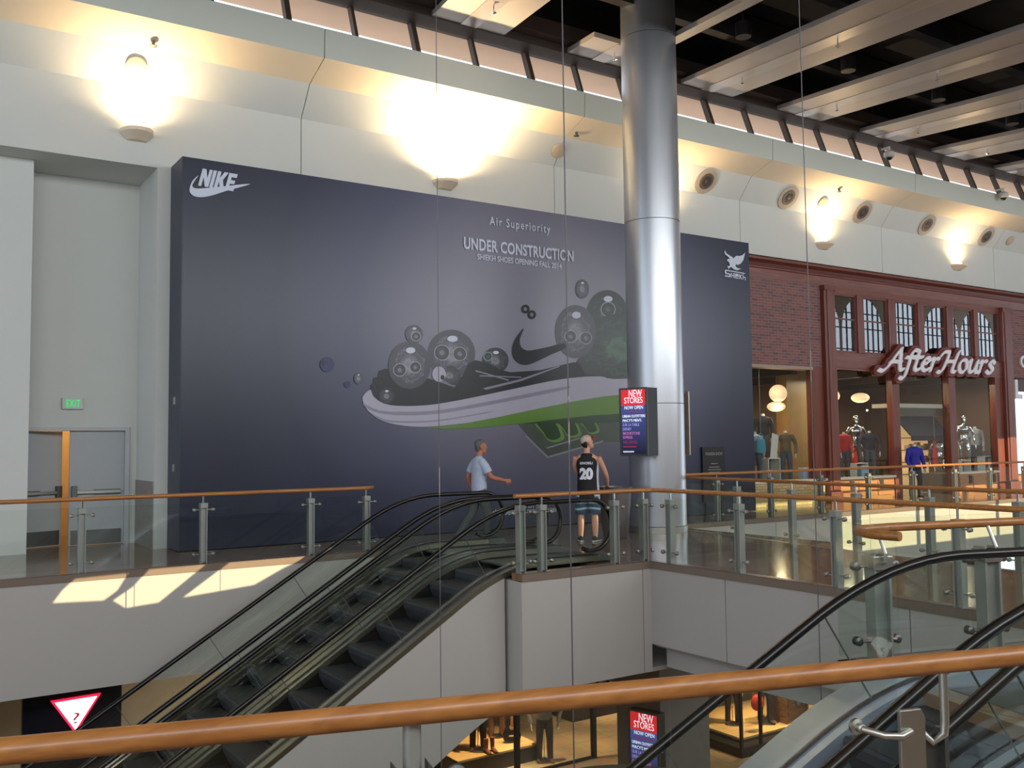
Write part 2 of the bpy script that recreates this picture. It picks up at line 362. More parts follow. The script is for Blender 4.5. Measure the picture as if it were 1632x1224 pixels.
struct(G().box(-16, 92, -6.1, 5.2, 13.0, 13.1).make('ceiling_rear', mat('rear_wall_paint', (176, 160, 140), .8)))  # unseen roof, added to shut out sky light over the near side
struct(G().box(-16, 92, 5.1, 5.2, 8.6, 13.0).make('wall_bulkhead', mat('bulkhead_paint', (120, 110, 100), .8)))  # added with the rear roof to close the gap against sky light
# ------------------------------------------------------------------ setting: clerestory and ceiling
mx = [4.4, 5.73, 7.01, 8.27, 9.59, 10.91, 12.18, 13.45, 14.75, 16.05, 17.4, 18.79, 20.1, 21.54, 22.81, 24.25, 25.58, 27.0, 28.4, 29.8, 31.2, 32.6, 34]
b0, b1 = (15.5, 9.1), (15.76, 9.82)
for i, (a, b) in enumerate(zip(mx[:-1], mx[1:])):
    g = G(); w = .05 if i % 2 else .03
    g.prism([(a-w, b0[0], b0[1]), (a-w, b1[0], b1[1]), (a-w, b1[0]+.14, b1[1]), (a-w, b0[0]+.14, b0[1])], (2*w, 0, 0))
    g.prism([(a, b1[0]-.02, 9.76), (a, b1[0]+.12, 9.76), (a, b1[0]+.12, 9.84), (a, b1[0]-.02, 9.84)], (b-a, 0, 0))
    f = struct(g.make('window_%d' % (i+1), BRONZE))
    struct(G().prism([(a+w, b0[0]+.07, b0[1]), (a+w, b1[0]+.07, b1[1]), (a+w, b1[0]+.078, b1[1]), (a+w, b0[0]+.078, b0[1])], (b-a-2*w, 0, 0)).make('pane', GLASSC, f))
struct(G().box(-6, 60, 15.32, 15.74, 9.74, 9.98).box(-6, 60, 15.05, 15.4, 9.9, 10.2).make('trim_13', mat('dark_rim', (70, 56, 50), .6)))
DECKM = mat('black_deck', (15, 14, 14), .8)
# roof overhang outside the clerestory, and a pale roof extended to bounce sun
struct(G().prism([(-6, 15.75, 10.0), (-6, 18.35, 10.50), (-6, 18.35, 10.62), (-6, 15.75, 10.2)], (66, 0, 0)).make('trim_14', mat('outside_soffit', (226, 190, 160), .8, var=.1, scale=1)))
struct(G().box(-6, 60, 15.3, 15.4, 10.1, 11.2).make('wall_upper_rim', DECKM))
struct(G().box(-6, 60, 16.9, 50, 8.5, 8.6).make('trim_15', mat('outside_bounce_roof', (228, 220, 210), .8)))
# sloping ceiling
CS = .1218; CDX = .1943; YC = 15.3; ZB = 9.76
def ceil(x, dy, dz=0): return Vector((x-CDX*dy, YC-dy, ZB-CS*dy+dz))        # dy metres from the clerestory
struct(G().prism([ceil(-8, -.3, 1.1), ceil(62, -.3, 1.1), ceil(62, 10.5, 1.1), ceil(-8, 10.5, 1.1)], (0, 0, .1)).prism([ceil(-8, 10.4, 1.1), ceil(62, 10.4, 1.1), ceil(62, 10.4, .1), ceil(-8, 10.4, .1)], (0, -.1, 0)).make('ceiling', DECKM))
g = G()
for dy in (1.7, 4.3, 6.9, 9.2): g.prism([ceil(-8, dy, .5), ceil(62, dy, .5), ceil(62, dy+.28, .5), ceil(-8, dy+.28, .5)], (0, 0, .55))
struct(g.make('trim_16', mat('roof_beam', (38, 32, 30), .7)))
PANELM = mat('ceiling_panel_metal', (178, 168, 160), .42, .35, var=.03, scale=2)
RIBM = mat('panel_rib_metal', (184, 172, 162), .3, .5, var=.03, scale=3)
XB = [8.45+3.2*k for k in range(9)]
WHERE = ['first one left of the steel column, cut by the top edge', 'passing behind the top of the steel column', 'first one right of the steel column', 'second to the right of the steel column', 'third to the right of the steel column', 'fourth to the right of the steel column', 'fifth to the right of the steel column', 'sixth to the right of the steel column', 'farthest right, over the end of the clerestory']
for k, x in enumerate(XB):
    t = thing('ceiling_panel', 'long pale metal ceiling panel, '+WHERE[k], 'ceiling panel', ceil(x+.8, 5), 'metal ceiling panels')
    g = G()
    if k == 1:          # notched round the steel column
        g.prism([ceil(x, -.05), ceil(x+1.62, -.05), ceil(x+1.62, 10.2), ceil(x, 10.2), ceil(x, 4.3), ceil(x+1.36, 4.3), ceil(x+1.36, 1.15), ceil(x, 1.15)], (0, 0, .10))
    else: g.prism([ceil(x, -.05), ceil(x+1.62, -.05), ceil(x+1.62, 10.2), ceil(x, 10.2)], (0, 0, .10))
    g.make('panel', PANELM, t)
    for da, dz in ((-.05, 1.12), (4.33, 10.2)) if k == 1 else ((-.05, 10.2),): G().prism([ceil(x+.62, da, -.012), ceil(x+.98, da, -.012), ceil(x+.98, dz, -.012), ceil(x+.62, dz, -.012)], (0, 0, .011)).make('rib', RIBM, t)
    for dy in ((.7, 5.2) if k == 1 else (1.3, 4.2)):
        c = ceil(x+.8, dy); G().rod(c, c-Vector((0, 0, .16)), .012).lathe(c-Vector((0, 0, .19)), [(.02, .04), (.05, .03), (.05, .02), (.015, .01), (.015, 0)], 8).make('sprinkler', CHROME, t)
# ------------------------------------------------------------------ construction hoarding with its printed picture
HX0, HX1, HZ1 = 4.04, 17.5, 6.5
hb = wallpt(YH)
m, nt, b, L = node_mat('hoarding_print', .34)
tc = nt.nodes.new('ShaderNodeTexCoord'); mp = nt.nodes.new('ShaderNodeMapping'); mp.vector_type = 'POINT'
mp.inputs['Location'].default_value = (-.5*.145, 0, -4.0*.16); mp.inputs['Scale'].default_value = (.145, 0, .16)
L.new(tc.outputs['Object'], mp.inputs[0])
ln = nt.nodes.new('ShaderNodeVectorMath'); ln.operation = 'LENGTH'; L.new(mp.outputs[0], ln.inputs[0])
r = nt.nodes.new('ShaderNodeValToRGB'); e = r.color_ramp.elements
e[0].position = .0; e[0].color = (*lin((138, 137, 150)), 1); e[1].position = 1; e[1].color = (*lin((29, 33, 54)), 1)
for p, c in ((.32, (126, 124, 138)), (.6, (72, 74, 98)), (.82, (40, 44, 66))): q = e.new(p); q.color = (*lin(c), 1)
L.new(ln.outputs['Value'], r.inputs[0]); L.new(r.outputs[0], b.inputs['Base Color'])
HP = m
hoard = thing('construction_hoarding', 'tall dark grey construction hoarding printed with a giant sneaker and white logos', 'hoarding', ((HX0+HX1)/2, YH, 0))
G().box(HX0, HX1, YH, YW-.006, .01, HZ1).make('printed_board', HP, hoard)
EDGE = mat('hoarding_end_panel', (52, 58, 74), .45)
G().box(HX0-.012, HX0-.001, YH+.004, YW-.006, .01, HZ1).make('end_panel', EDGE, hoard)
for z in (2.46, 1.35): G().box(HX0-.03, HX0-.012, YH+.3, YH+.38, z-.06, z+.06).make('hasp', STEEL, hoard)
INK = mat('print_white', (206, 212, 226), .5); INKB = mat('print_black', (22, 23, 27), .4); INKG = mat('print_green', (96, 134, 50), .4); INKDG = mat('print_dark_green', (52, 76, 46), .4)
INKS = mat('print_sole_white', (172, 168, 182), .4); INKS2 = mat('print_sole_grey', (136, 132, 148), .4); INKU = mat('print_upper_black', (22, 22, 26), .4, var=.5, scale=5)
INKT = mat('print_heel_grey', (84, 92, 82), .4, var=.3, scale=4); INKBL = mat('print_blue', (40, 44, 92), .4); INKL = mat('print_pale_line', (150, 154, 158), .4); INKSW = mat('print_lime', (112, 160, 66), .4)
lay = [.0015]
def printed(name, polys, m, smooth=0, k=1):
    P = []
    for p in polys:
        p = [hb(x, y) for x, y in p]
        if smooth: p = [(v.x, v.y) for v in spline([(a, c, 0) for a, c in p], smooth, True)]
        P.append(p)
    lay[0] += .00025
    g = G(); g.M = Matrix.Translation((0, YH-lay[0]*k, 0)) @ Matrix.Rotation(PI/2, 4, 'X'); g.mesh(filled(P, .001))
    return g.make(name, m, hoard)
c5 = lambda P: [(544+x/3, 408+y/3) for x, y in P]
def bubble_mat(name, dark, mid, light):
    m, nt, b, L = node_mat(name, .35)
    tc = nt.nodes.new('ShaderNodeTexCoord'); mp = nt.nodes.new('ShaderNodeMapping'); mp.inputs['Location'].default_value = (-1, 0, -1); mp.inputs['Scale'].default_value = (2, 0, 2)
    L.new(tc.outputs['Generated'], mp.inputs[0]); ln = nt.nodes.new('ShaderNodeVectorMath'); ln.operation = 'LENGTH'; L.new(mp.outputs[0], ln.inputs[0])
    nz = nt.nodes.new('ShaderNodeTexNoise'); nz.inputs['Scale'].default_value = 5; nz.inputs['Distortion'].default_value = 2.5; L.new(tc.outputs['Generated'], nz.inputs['Vector'])
    ad = nt.nodes.new('ShaderNodeMath'); ad.operation = 'MULTIPLY_ADD'; ad.inputs[1].default_value = .55; L.new(nz.outputs['Fac'], ad.inputs[0]); L.new(ln.outputs['Value'], ad.inputs[2])
    r = nt.nodes.new('ShaderNodeValToRGB'); e = r.color_ramp.elements; e[0].position = .2; e[0].color = (*lin(mid), 1); e[1].position = 1.0; e[1].color = (*lin(dark), 1)
    for p, c in ((.5, light), (.62, mid), (.85, dark), (.93, mid)): q = e.new(p); q.color = (*lin(c), 1)
    L.new(ad.outputs[0], r.inputs[0]); L.new(r.outputs[0], b.inputs['Base Color']); return m
BUB = bubble_mat('print_bubble', (66, 66, 76), (104, 104, 114), (138, 138, 148)); BUBG = bubble_mat('print_green_bubble', (24, 40, 28), (40, 64, 44), (70, 100, 76)); BUBD = bubble_mat('print_dark_bubble', (44, 44, 50), (78, 78, 84), (128, 128, 134))
def ell(cx, cy, rx, ry, n=28, rot=0): return [(cx+rx*math.cos(a)*math.cos(rot)-ry*math.sin(a)*math.sin(rot), cy+rx*math.cos(a)*math.sin(rot)+ry*math.sin(a)*math.cos(rot)) for a in (2*PI*k/n for k in range(n))]
def bubble(cx, cy, rx, ry, m=None, eyes=()):
    cx, cy, rx, ry = 544+cx/3, 408+cy/3, rx/3, ry/3
    printed('printed_bubble', [ell(cx, cy, rx, ry)], m or BUB)
    printed('printed_highlight', [ell(cx+rx*.05, cy-ry*.62, rx*.22, ry*.13, 14)], INK)
    for ex, ey, er in eyes: printed('printed_eye', [ell(544+ex/3, 408+ey/3, er/3-.5, er/3-.5, 20)], BUBD if m is None else BUBG)
    for ex, ey, er in eyes: printed('printed_ring', [ell(544+ex/3, 408+ey/3, er/3, er/3, 20), ell(544+ex/3, 408+ey/3, er/3-1.3, er/3-1.3, 20)], INKL)
# heel unit under the sole
printed('printed_heel_unit', [c5([(830, 790), (985, 962), (1245, 888), (1360, 890), (1530, 870), (1530, 770), (1100, 780)])], INKT)
printed('printed_heel_edge', [c5([(880, 862), (985, 967), (1250, 890), (1250, 882), (988, 957), (886, 860)])], INKL)
printed('printed_heel_edge', [c5([(980, 915), (1140, 868), (1140, 874), (984, 922)])], INKL)
for k, (x, y) in enumerate(((925, 795), (1030, 790), (1140, 788))):
    s = 1-.17*k
    o = [(0, 0), (40*s, 55*s), (62*s, 86*s), (95*s, 96*s), (132*s, 86*s), (140*s, 64*s), (100*s, 0)]
    printed('printed_loop', [c5([(x+a, y+d) for a, d in o]), c5([(x+a*.84+14*s, y+d*.86) for a, d in o])][:1], INKDG, 4)
    printed('printed_loop_rim', [c5([(x+a, y+d) for a, d in o]), c5([(x+a*.80+10*s, y+d*.88) for a, d in o])], INKSW, 4)
# far bubbles, upper, sole
bubble(1270, 275, 98, 112, BUBG, ((1275, 255, 36),)); printed('printed_green_body', [c5([(1200, 300), (1530, 300), (1530, 600), (1130, 590), (1125, 500), (1170, 450)])], BUBG, 3)
bubble(1118, 362, 98, 128, None, ((1095, 385, 30), (1168, 392, 30)))
bubble(735, 500, 64, 62, BUBD, ((700, 480, 22),)); bubble(525, 468, 114, 116, None, ((480, 462, 38), (565, 468, 34)))
printed('printed_jaw', [c5([(455, 560), (535, 525), (575, 590), (545, 618), (500, 600)])], BUBD, 3)
printed('printed_upper', [c5([(140, 640), (138, 618), (152, 606), (150, 585), (172, 578), (178, 550), (205, 540), (235, 538), (300, 560), (430, 590), (540, 628), (585, 560), (605, 515), (640, 498), (700, 512), (760, 545), (810, 556), (950, 546), (1110, 508), (1140, 515), (1160, 560), (1290, 585), (1530, 590), (1530, 640), (1100, 640), (700, 720), (300, 750), (180, 720)])], INKU)
for P in ([(675, 632), (850, 590), (1040, 525), (1042, 530), (860, 598), (690, 640)], [(660, 570), (860, 578), (860, 582), (660, 576)], [(640, 545), (800, 592), (798, 597), (640, 552)]): printed('printed_crease', [c5(P)], INKS2)
bubble(325, 522, 102, 114, None, ((278, 545, 32), (352, 532, 28))); bubble(346, 374, 42, 44, None, ((356, 385, 24),)); bubble(1150, 158, 32, 46); bubble(80, 586, 22, 28)
printed('printed_sole', [c5([(100, 690), (108, 662), (138, 640), (150, 668), (190, 700), (260, 716), (400, 714), (560, 690), (800, 640), (1000, 598), (1130, 580), (1240, 576), (1300, 588), (1530, 588), (1530, 650), (1280, 668), (1100, 698), (900, 738), (740, 773), (600, 798), (420, 816), (300, 812), (200, 790), (130, 745)])], INKS, 3)
printed('printed_sole_line', [c5([(104, 705), (180, 738), (300, 745), (480, 735), (760, 685), (1060, 625), (1062, 640), (760, 702), (480, 752), (300, 762), (180, 752), (120, 728)])], INKS2, 3)
printed('printed_sole_line', [c5([(118, 735), (200, 780), (320, 790), (480, 782), (700, 745), (700, 750), (480, 788), (320, 798), (200, 788)])], INKS2, 3)
printed('printed_green_outsole', [c5([(400, 822), (560, 806), (740, 772), (900, 738), (1100, 697), (1280, 668), (1530, 648), (1530, 742), (1200, 762), (1000, 784), (860, 802), (640, 822), (500, 827)])], INKG)
printed('printed_outsole_shade', [c5([(860, 802), (1000, 784), (1200, 762), (1530, 742), (1530, 790), (1240, 796), (1040, 802)])], INKDG)
bubble(214, 670, 38, 38, BUBD)
printed('printed_white_ball', [ell(544+465/3, 408+565/3, 11, 12.3)], INKS); printed('printed_pupil', [ell(544+482/3, 408+581/3, 3.2, 4, 14)], INKB)
printed('printed_blue_ball', [ell(521, 581, 11.5, 12)], INKBL); printed('printed_pupil', [ell(514.5, 579, 3, 4.5, 14)], INKB); printed('printed_blue_ball', [ell(553, 613, 5, 5.4)], INKBL)
printed('printed_link', [ell(836.8, 492.6, 6.6, 7, 20), ell(836.8, 492.6, 3, 3.2, 14)], INKB); printed('printed_link', [ell(847, 501.6, 6.6, 7, 20), ell(847, 501.6, 3, 3.2, 14)], INKB)
printed('printed_swoosh', [c5([(870, 345), (852, 395), (856, 432), (885, 452), (935, 446), (1000, 432), (1058, 418), (1070, 440), (1000, 472), (935, 503), (890, 520), (850, 515), (822, 488), (814, 450), (828, 400)])], INKB, 4)
# logos and lettering
n3 = lambda P: [(x/3, y/3) for x, y in P]
printed('printed_logo', [n3([(947, 840), (928, 868), (918, 890), (935, 902), (985, 900), (1060, 893), (1197, 880), (1080, 914), (1010, 936), (960, 944), (925, 938), (906, 918), (908, 890), (922, 862)])], INK, 3)
NK = {'N': [[(0, 0), (0, 1), (.34, 1), (.62, .5), (.62, 1), (.9, 1), (.9, 0), (.58, 0), (.28, .52), (.28, 0)]], 'I': [[(0, 0), (0, 1), (.3, 1), (.3, 0)]],
      'K': [[(0, 0), (0, 1), (.3, 1), (.3, .62), (.56, 1), (.92, 1), (.6, .54), (.9, 0), (.54, 0), (.3, .44), (.3, 0)]], 'E': [[(0, 0), (0, 1), (.74, 1), (.74, .78), (.3, .78), (.3, .61), (.68, .61), (.68, .4), (.3, .4), (.3, .22), (.76, .22), (.76, 0)]]}
x = 0
for ch, wd in (('N', .92), ('I', .34), ('K', .92), ('E', .76)):
    for P in NK[ch]: printed('printed_letter', [[(945/3+(x+a)*18.2+dz*7.5, 888/3-dz*27+(x+a)*3.0) for a, dz in P]], INK)
    x += wd+.05
def board_text(name, txt, l, r, top, bot, **k):
    a = hb(l, bot); c = hb(r, bot); d = hb(l, top)
    return lettering(name, txt, (a[0], YH-.02, a[1]), c[0]-a[0], d[1]-a[1], INK, hoard, extrude=.002, **k)
board_text('headline', 'Air Superiority', 779.5, 876, 345, 363, bold=.008, spacing=1.25)
board_text('headline', 'UNDER CONSTRUCTION', 738.5, 913, 377.5, 397, bold=.03, spacing=1.05)
board_text('subheading', 'SHIEKH SHOES OPENING FALL 2014', 760, 894, 404.5, 414, bold=.02)
board_text('small_print', 'the best air max 1 ever', 784, 888, 812, 822, bold=.01); board_text('small_print', 'our f', 832, 862, 801, 810, bold=.01)
e = lambda P: [(1100+x/13.6, 380+y/13.6) for x, y in P]
printed('printed_bird', [e([(745, 255), (725, 300), (745, 350), (790, 385), (835, 425), (848, 450), (800, 445), (778, 490), (825, 510), (845, 570), (838, 600), (880, 625), (940, 675), (1010, 692), (1095, 658), (1010, 648), (965, 600), (985, 555), (1015, 580), (1080, 550), (1140, 470), (1178, 310), (1120, 365), (1050, 385), (985, 378), (925, 435), (890, 400), (790, 340), (752, 300)])], INK)
printed('printed_claw', [e([(785, 590), (815, 655), (825, 670), (832, 640), (880, 622), (850, 596), (810, 605)])], INK)
SH = {'S': [[(0, 0), (0, .18), (.62, .18), (.62, .38), (.1, .38), (0, .5), (0, .88), (.1, 1), (2.75, 1), (2.75, .86), (.2, .86), (.2, .56), (.7, .56), (.82, .46), (.82, .1), (.72, 0)]]}
for P in SH['S']: printed('printed_letter', [[(1100+(735+a*158)/13.6, 380+(825-d*150+a*28)/13.6) for a, d in P]], INK)
for dx, P in ((.88, [(0, 0), (0, .7), (.1, .7), (.1, .4), (.3, .4), (.3, .7), (.4, .7), (.4, 0), (.3, 0), (.3, .26), (.1, .26), (.1, 0)]), (1.34, [(0, 0), (0, .7), (.1, .7), (.1, 0)]), (1.5, [(0, 0), (0, .7), (.4, .7), (.4, .3), (.1, .3), (.1, .14), (.4, .14), (.4, 0)]), (1.98, [(0, 0), (0, .7), (.1, .7), (.1, .42), (.28, .7), (.42, .7), (.22, .38), (.42, 0), (.28, 0), (.1, .3), (.1, 0)]), (2.46, [(0, 0), (0, .75), (.1, .75), (.1, .44), (.4, .44), (.4, -.05), (.3, -.05), (.3, .3), (.1, .3), (.1, 0)])):
    printed('printed_letter', [[(1100+(735+(a+dx)*158)/13.6, 380+(825-d*150+(a+dx)*28)/13.6) for a, d in P]], INK)
# small black notice on the hoarding
s = thing('notice_board', 'small black notice board leaning against the right part of the dark hoarding', 'sign', (16.05, YH-.06, 0))
a, d = hb(1118, 760), hb(1152, 712)
G().box(a[0], d[0], YH-.05, YH-.025, .30, d[1]).make('panel', mat('notice_black', (12, 12, 13), .4), s)
G().box(a[0]+.08, a[0]+.14, YH-.05, YH-.025, .005, .30).make('leg', BLACK, s); G().box(d[0]-.14, d[0]-.08, YH-.05, YH-.025, .005, .30).make('leg', BLACK, s)
for txt, l, r, z, h in (('FASHION SHOW', .10, .64, 1.36, .07),):
    lettering('printed_line', txt, (a[0]+l, YH-.052, z), r-l, h, INKL, s, extrude=.002)
for l, r, z in ((.27, .48, 1.16), (.2, .54, 1.08), (.16, .58, 1.02), (.2, .54, .96)): G().box(a[0]+l, a[0]+r, YH-.052, YH-.05, z, z+.014).make('printed_rule', INKL, s)
# ------------------------------------------------------------------ steel column with its seams
CX, CY, CRAD = 12.24, 13.5, .53
col = thing('steel_column', 'tall round brushed steel column between the hoarding and the landing rail', 'column', (CX, CY, 0))
COLM = mat('column_steel', (186, 188, 192), .33, .82, var=.03, scale=1.5)
zs = [0.0, 2.40, 5.87, 9.47, 10.8]
for z0, z1 in zip(zs[:-1], zs[1:]): G().lathe((CX, CY, 0), [(CRAD, z0+.006), (CRAD, z1-.006)], 64).make('cladding_sleeve', COLM, col, smooth=True)
G().lathe((CX, CY, 0), [(CRAD-.02, 0), (CRAD-.02, 10.8)], 32).make('core', SEAM, col)
G().lathe((CX, CY, 0), [(CRAD+.015, .002), (CRAD+.015, .12), (CRAD+.002, .13)], 48).make('base_ring', STEEL, col, smooth=True)
t = thing('lower_pier', 'square grey clad pier under the landing behind the lower sign', 'column', (CX, CY, LZ))
G().box(CX-.6, CX+.6, CY-.6, CY+.6, LZ+.15, -1.57).make('cladding', mat('pier_grey', (116, 112, 106), .5, var=.15, scale=3), t); G().box(CX-.62, CX+.62, CY-.62, CY+.62, LZ+.002, LZ+.15).make('plinth', STEELD, t)
# ------------------------------------------------------------------ screens
SCREEN_RED = mat('screen_red', (200, 40, 44), .3, emit=(214, 44, 48), estr=.75); 
def screen_mat():
    m, nt, b, L = node_mat('screen_blue', .3)
    tc = nt.nodes.new('ShaderNodeTexCoord'); sp = nt.nodes.new('ShaderNodeSeparateXYZ'); L.new(tc.outputs['Generated'], sp.inputs[0])
    r = nt.nodes.new('ShaderNodeValToRGB'); e = r.color_ramp.elements; e[0].color = (*lin((14, 15, 40)), 1); e[1].color = (*lin((70, 84, 150)), 1)
    L.new(sp.outputs[2], r.inputs[0]); L.new(r.outputs[0], b.inputs['Emission Color']); b.inputs['Emission Strength'].default_value = .9; b.inputs['Base Color'].default_value = (.01, .01, .02, 1); return m
SCREEN_BLUE = screen_mat()
TXW = mat('screen_text_white', (240, 240, 250), .4, emit=(236, 240, 255), estr=.9); TXP = mat('screen_text_pink', (200, 120, 180), .4, emit=(190, 110, 170), estr=.7); TXV = mat('screen_text_violet', (150, 140, 200), .4, emit=(160, 150, 214), estr=.8); TXR = mat('screen_text_red', (150, 40, 70), .4, emit=(150, 40, 74), estr=.7)
def screen(name, label, P, xa, w=.62, h=1.2, d=.26):
    """flat information screen: P bottom left corner of its face, xa direction of its face"""
    xa = Vector(xa).normalized(); M = frame(P, xa)
    t = thing(name, label, 'screen', Vector(P)+xa*(w/2))
    g = G(); g.M = M; g.box(-.015, w+.015, -.015, h+.015, -d, -.012); g.make('housing', mat('screen_housing', (10, 10, 12), .4), t, bevel=.006)
    g = G(); g.M = M
    for x0, x1, y0, y1 in ((-.02, .02, -.02, h+.02), (w-.02, w+.02, -.02, h+.02), (.02, w-.02, -.02, .015), (.02, w-.02, h-.015, h+.02)): g.box(x0, x1, y0, y1, -.012, .008)
    g.make('bezel', STEELD, t)
    g = G(); g.M = M; g.box(.02, w-.02, .015, h*.75, -.012, 0); g.make('lower_display', SCREEN_BLUE, t)
    g = G(); g.M = M; g.box(.02, w-.02, h*.75, h-.015, -.012, 0); g.make('upper_display', SCREEN_RED, t)
    for txt, l, r, y, hh, m in (('NEW', .34, .84, .875, .105, TXW), ('STORES', .16, .86, .78, .09, TXW), ('NOW OPEN', .17, .87, .69, .05, TXW), ('URBAN OUTFITTERS', .09, .95, .565, .04, TXW), ('MACY\'S MEN\'S', .09, .80, .50, .042, TXW), ('SUR LA TABLE', .09, .72, .435, .042, TXV), ('DISNEY', .09, .42, .37, .042, TXV), ('BROOKSTONE', .09, .74, .305, .042, TXP), ('EXPRESS', .09, .45, .245, .04, TXP), ('THE LIMITED', .09, .64, .17, .04, TXR), ('FASHION SHOW', .09, .50, .035, .026, TXW)):
        lettering('screen_text', txt, M @ Vector((l*w, y*h, .002)), (r-l)*w, hh*h, m, t, x=xa, extrude=.002)
    for l, r, y, hh in ((.22, .84, .648, .014), (.09, .60, .115, .016)): g = G(); g.M = M; g.box(l*w, r*w, y*h, (y+hh)*h, .001, .002); g.make('screen_rule', TXR, t)
    return t
sA = at(990, 725, 0, 11.28); sxa = (.2588, -.9659, 0)
scr = screen('information_screen', 'upright information screen reading NEW STORES fixed to the tall steel column', tuple(sA), sxa, .57, 1.2, .34)
G().box(sA.x+.38, CX-.36, 13.25, 13.6, sA.z+.3, sA.z+.9).make('mounting_bracket', STEELD, scr)
sB = at(1098, 725, 1, 13.6)
g2 = thing('information_screen', 'information screen seen edge on at the right side of the steel column', 'screen', (sB.x, 13.6, sB.z+.1))
G().box(sB.x-.02, sB.x+.01, 13.56, 14.0, sB.z, sB.z+1.24).make('bezel', mat('pale_bezel', (190, 176, 160), .4, .4), g2); G().box(sB.x-.66, sB.x-.34, 13.7, 13.9, sB.z+.4, sB.z+.8).make('mounting_bracket', STEELD, g2); G().box(sB.x-.34, sB.x-.022, 13.66, 13.98, sB.z+.02, sB.z+1.2).make('housing', BLACK, g2)
# ------------------------------------------------------------------ exit doors
DY = 17.95
DOORM = mat('door_paint', (176, 180, 182), .5, var=.02)
dr = struct(G().box(1.98, 3.61, DY+.02, DY+.2, 2.0, 2.05).box(3.61, 3.69, DY-.03, DY+.2, 0, 2.06).box(1.9, 3.61, DY-.03, DY+.02, 2.0, 2.06).make('door_1', mat('door_frame_paint', (184, 188, 190), .5)))
def door_leaf(pivot, ang, w, flip):
    M = Matrix.Translation(pivot) @ Matrix.Rotation(ang, 4, 'Z')
    s = -1 if flip else 1
    def bx(name, x0, x1, y0, y1, z0, z1, m, par=dr, bv=0):
        g = G(); g.M = M; g.box(min(s*x0, s*x1), max(s*x0, s*x1), y0, y1, z0, z1); o = g.make(name, m, par, bevel=bv); o['kind'] = 'structure'; return o
    lf = bx('door_leaf', 0, w, 0, .045, .01, 1.995, DOORM)
    bx('kick_plate', .03, w-.03, -.004, 0, .02, .27, STEELD, lf)
    bx('push_bar', .06, w-.1, -.075, -.045, .90, .955, STEEL, lf, .006); bx('push_bar_base', .06, w*.55, -.05, -.002, .885, .97, STEELD, lf)
    bx('latch_case', w-.12, w-.03, -.09, -.002, .82, 1.04, STEELD, lf, .008)
door_leaf((3.61, DY+.06, 0), 0, .89, True)
door_leaf((1.80, DY+.06, 0), math.radians(20), .90, False)
ex = thing('exit_sign', 'pale exit sign with green lettering on the wall above the doors', 'sign', (2.74, DY-.03, 2.38))
G().box(2.57, 2.91, DY-.06, DY-.002, 2.37, 2.57).make('case', mat('exit_case', (196, 202, 200), .5), ex, bevel=.006)
lettering('exit_letters', 'EXIT', (2.635, DY-.066, 2.405), .22, .125, mat('exit_green', (40, 190, 90), .5, emit=(40, 205, 96), estr=.9), ex, bold=.0, spacing=1.12, extrude=.005)
# ------------------------------------------------------------------ sconces, vents, cameras on the upper wall
SCM = mat('sconce_cream', (236, 216, 190), .5); SCG = mat('sconce_bulb', (255, 236, 200), .4, emit=(255, 226, 170), estr=26)
for k, (x, lab) in enumerate(((3.46, 'above the exit door alcove'), (9.42, 'above the middle of the dark hoarding'), (15.4, 'right behind the steel column'), (21.22, 'above the brick panel left of the shop sign'), (27.56, 'above the right end of the shop windows'))):
    if k == 2: x = 15.4
    t = thing('wall_sconce', 'glowing wedge shaped wall sconce '+lab, 'lamp', (x, YW-.2, 6.86), 'uplight sconces')
    g = G(); prof = [(.42, 0), (.40, -.10), (.24, -.20)]
    rings = []
    for d, z in ((.34, 7.03), (.33, 6.97), (.12, 6.86)):
        rings.append([(x+(.27+.0)*math.cos(a)*(d/.34)**.5, YW-.005-d*max(0, math.sin(a)), z) for a in (PI*q/12 for q in range(13))])
    g.loft(rings); g.make('bowl', SCM, t, bevel=0)
    G().box(x-.13, x+.13, YW-.2, YW-.1, 7.035, 7.06).make('bulb', SCG, t)
    lamp('SPOT', 'sconce_lamp', (x, YW-.22, 7.085), (330, 1500, 200, 230, 170)[k], (1, .72, .40), (x, YW-.40, 9.2), .07, spot_size=2.95, spot_blend=1.0)
VENTD = mat('vent_dark', (24, 22, 22), .6)
CN = Vector((0, -.55, -.45)).normalized()       # face of the sloping lower cove
for k, x in enumerate((16.64, 19.63, 22.71, 25.77, 28.92)):
    c = Vector((x, 16.385, 8.045))
    zx = Vector((0, -(8.31-ZC), -(YW-16.17))).normalized(); M = Matrix((Vector((1, 0, 0)), -zx.cross(Vector((1, 0, 0))), zx)).transposed().to_4x4()
    M = Matrix.Translation(c) @ M
    t = thing('round_air_diffuser', 'round grey ringed air diffuser on the sloping wall, '+('first', 'second', 'third', 'fourth', 'fifth')[k]+' from the steel column', 'vent', c, 'round air diffusers')
    g = G(); g.M = M; g.lathe((0, 0, 0), [(.24, 0), (.32, 0), (.33, .03), (.24, .03)], 28); g.make('outer_ring', mat('vent_ring', (170, 156, 140), .5), t, smooth=True)
    g = G(); g.M = M; g.lathe((0, 0, .004), [(.245, 0), (.245, .006)], 28); g.make('throat', VENTD, t)
    for rr in (.19, .12): g = G(); g.M = M; g.lathe((0, 0, .012), [(rr-.022, 0), (rr+.022, 0), (rr+.016, .03), (rr-.022, .03)], 24); g.make('ring_vane', mat('vane_grey', (88, 80, 76), .5), t, smooth=True)
    g = G(); g.M = M; g.lathe((0, 0, .012), [(.05, 0), (.05, .03), (.0, .035)], 14); g.make('hub', mat('vane_grey', (88, 80, 76), .5), t)
CN2 = Vector((0, -(8.55-8.31), -(16.17-15.48))).normalized()
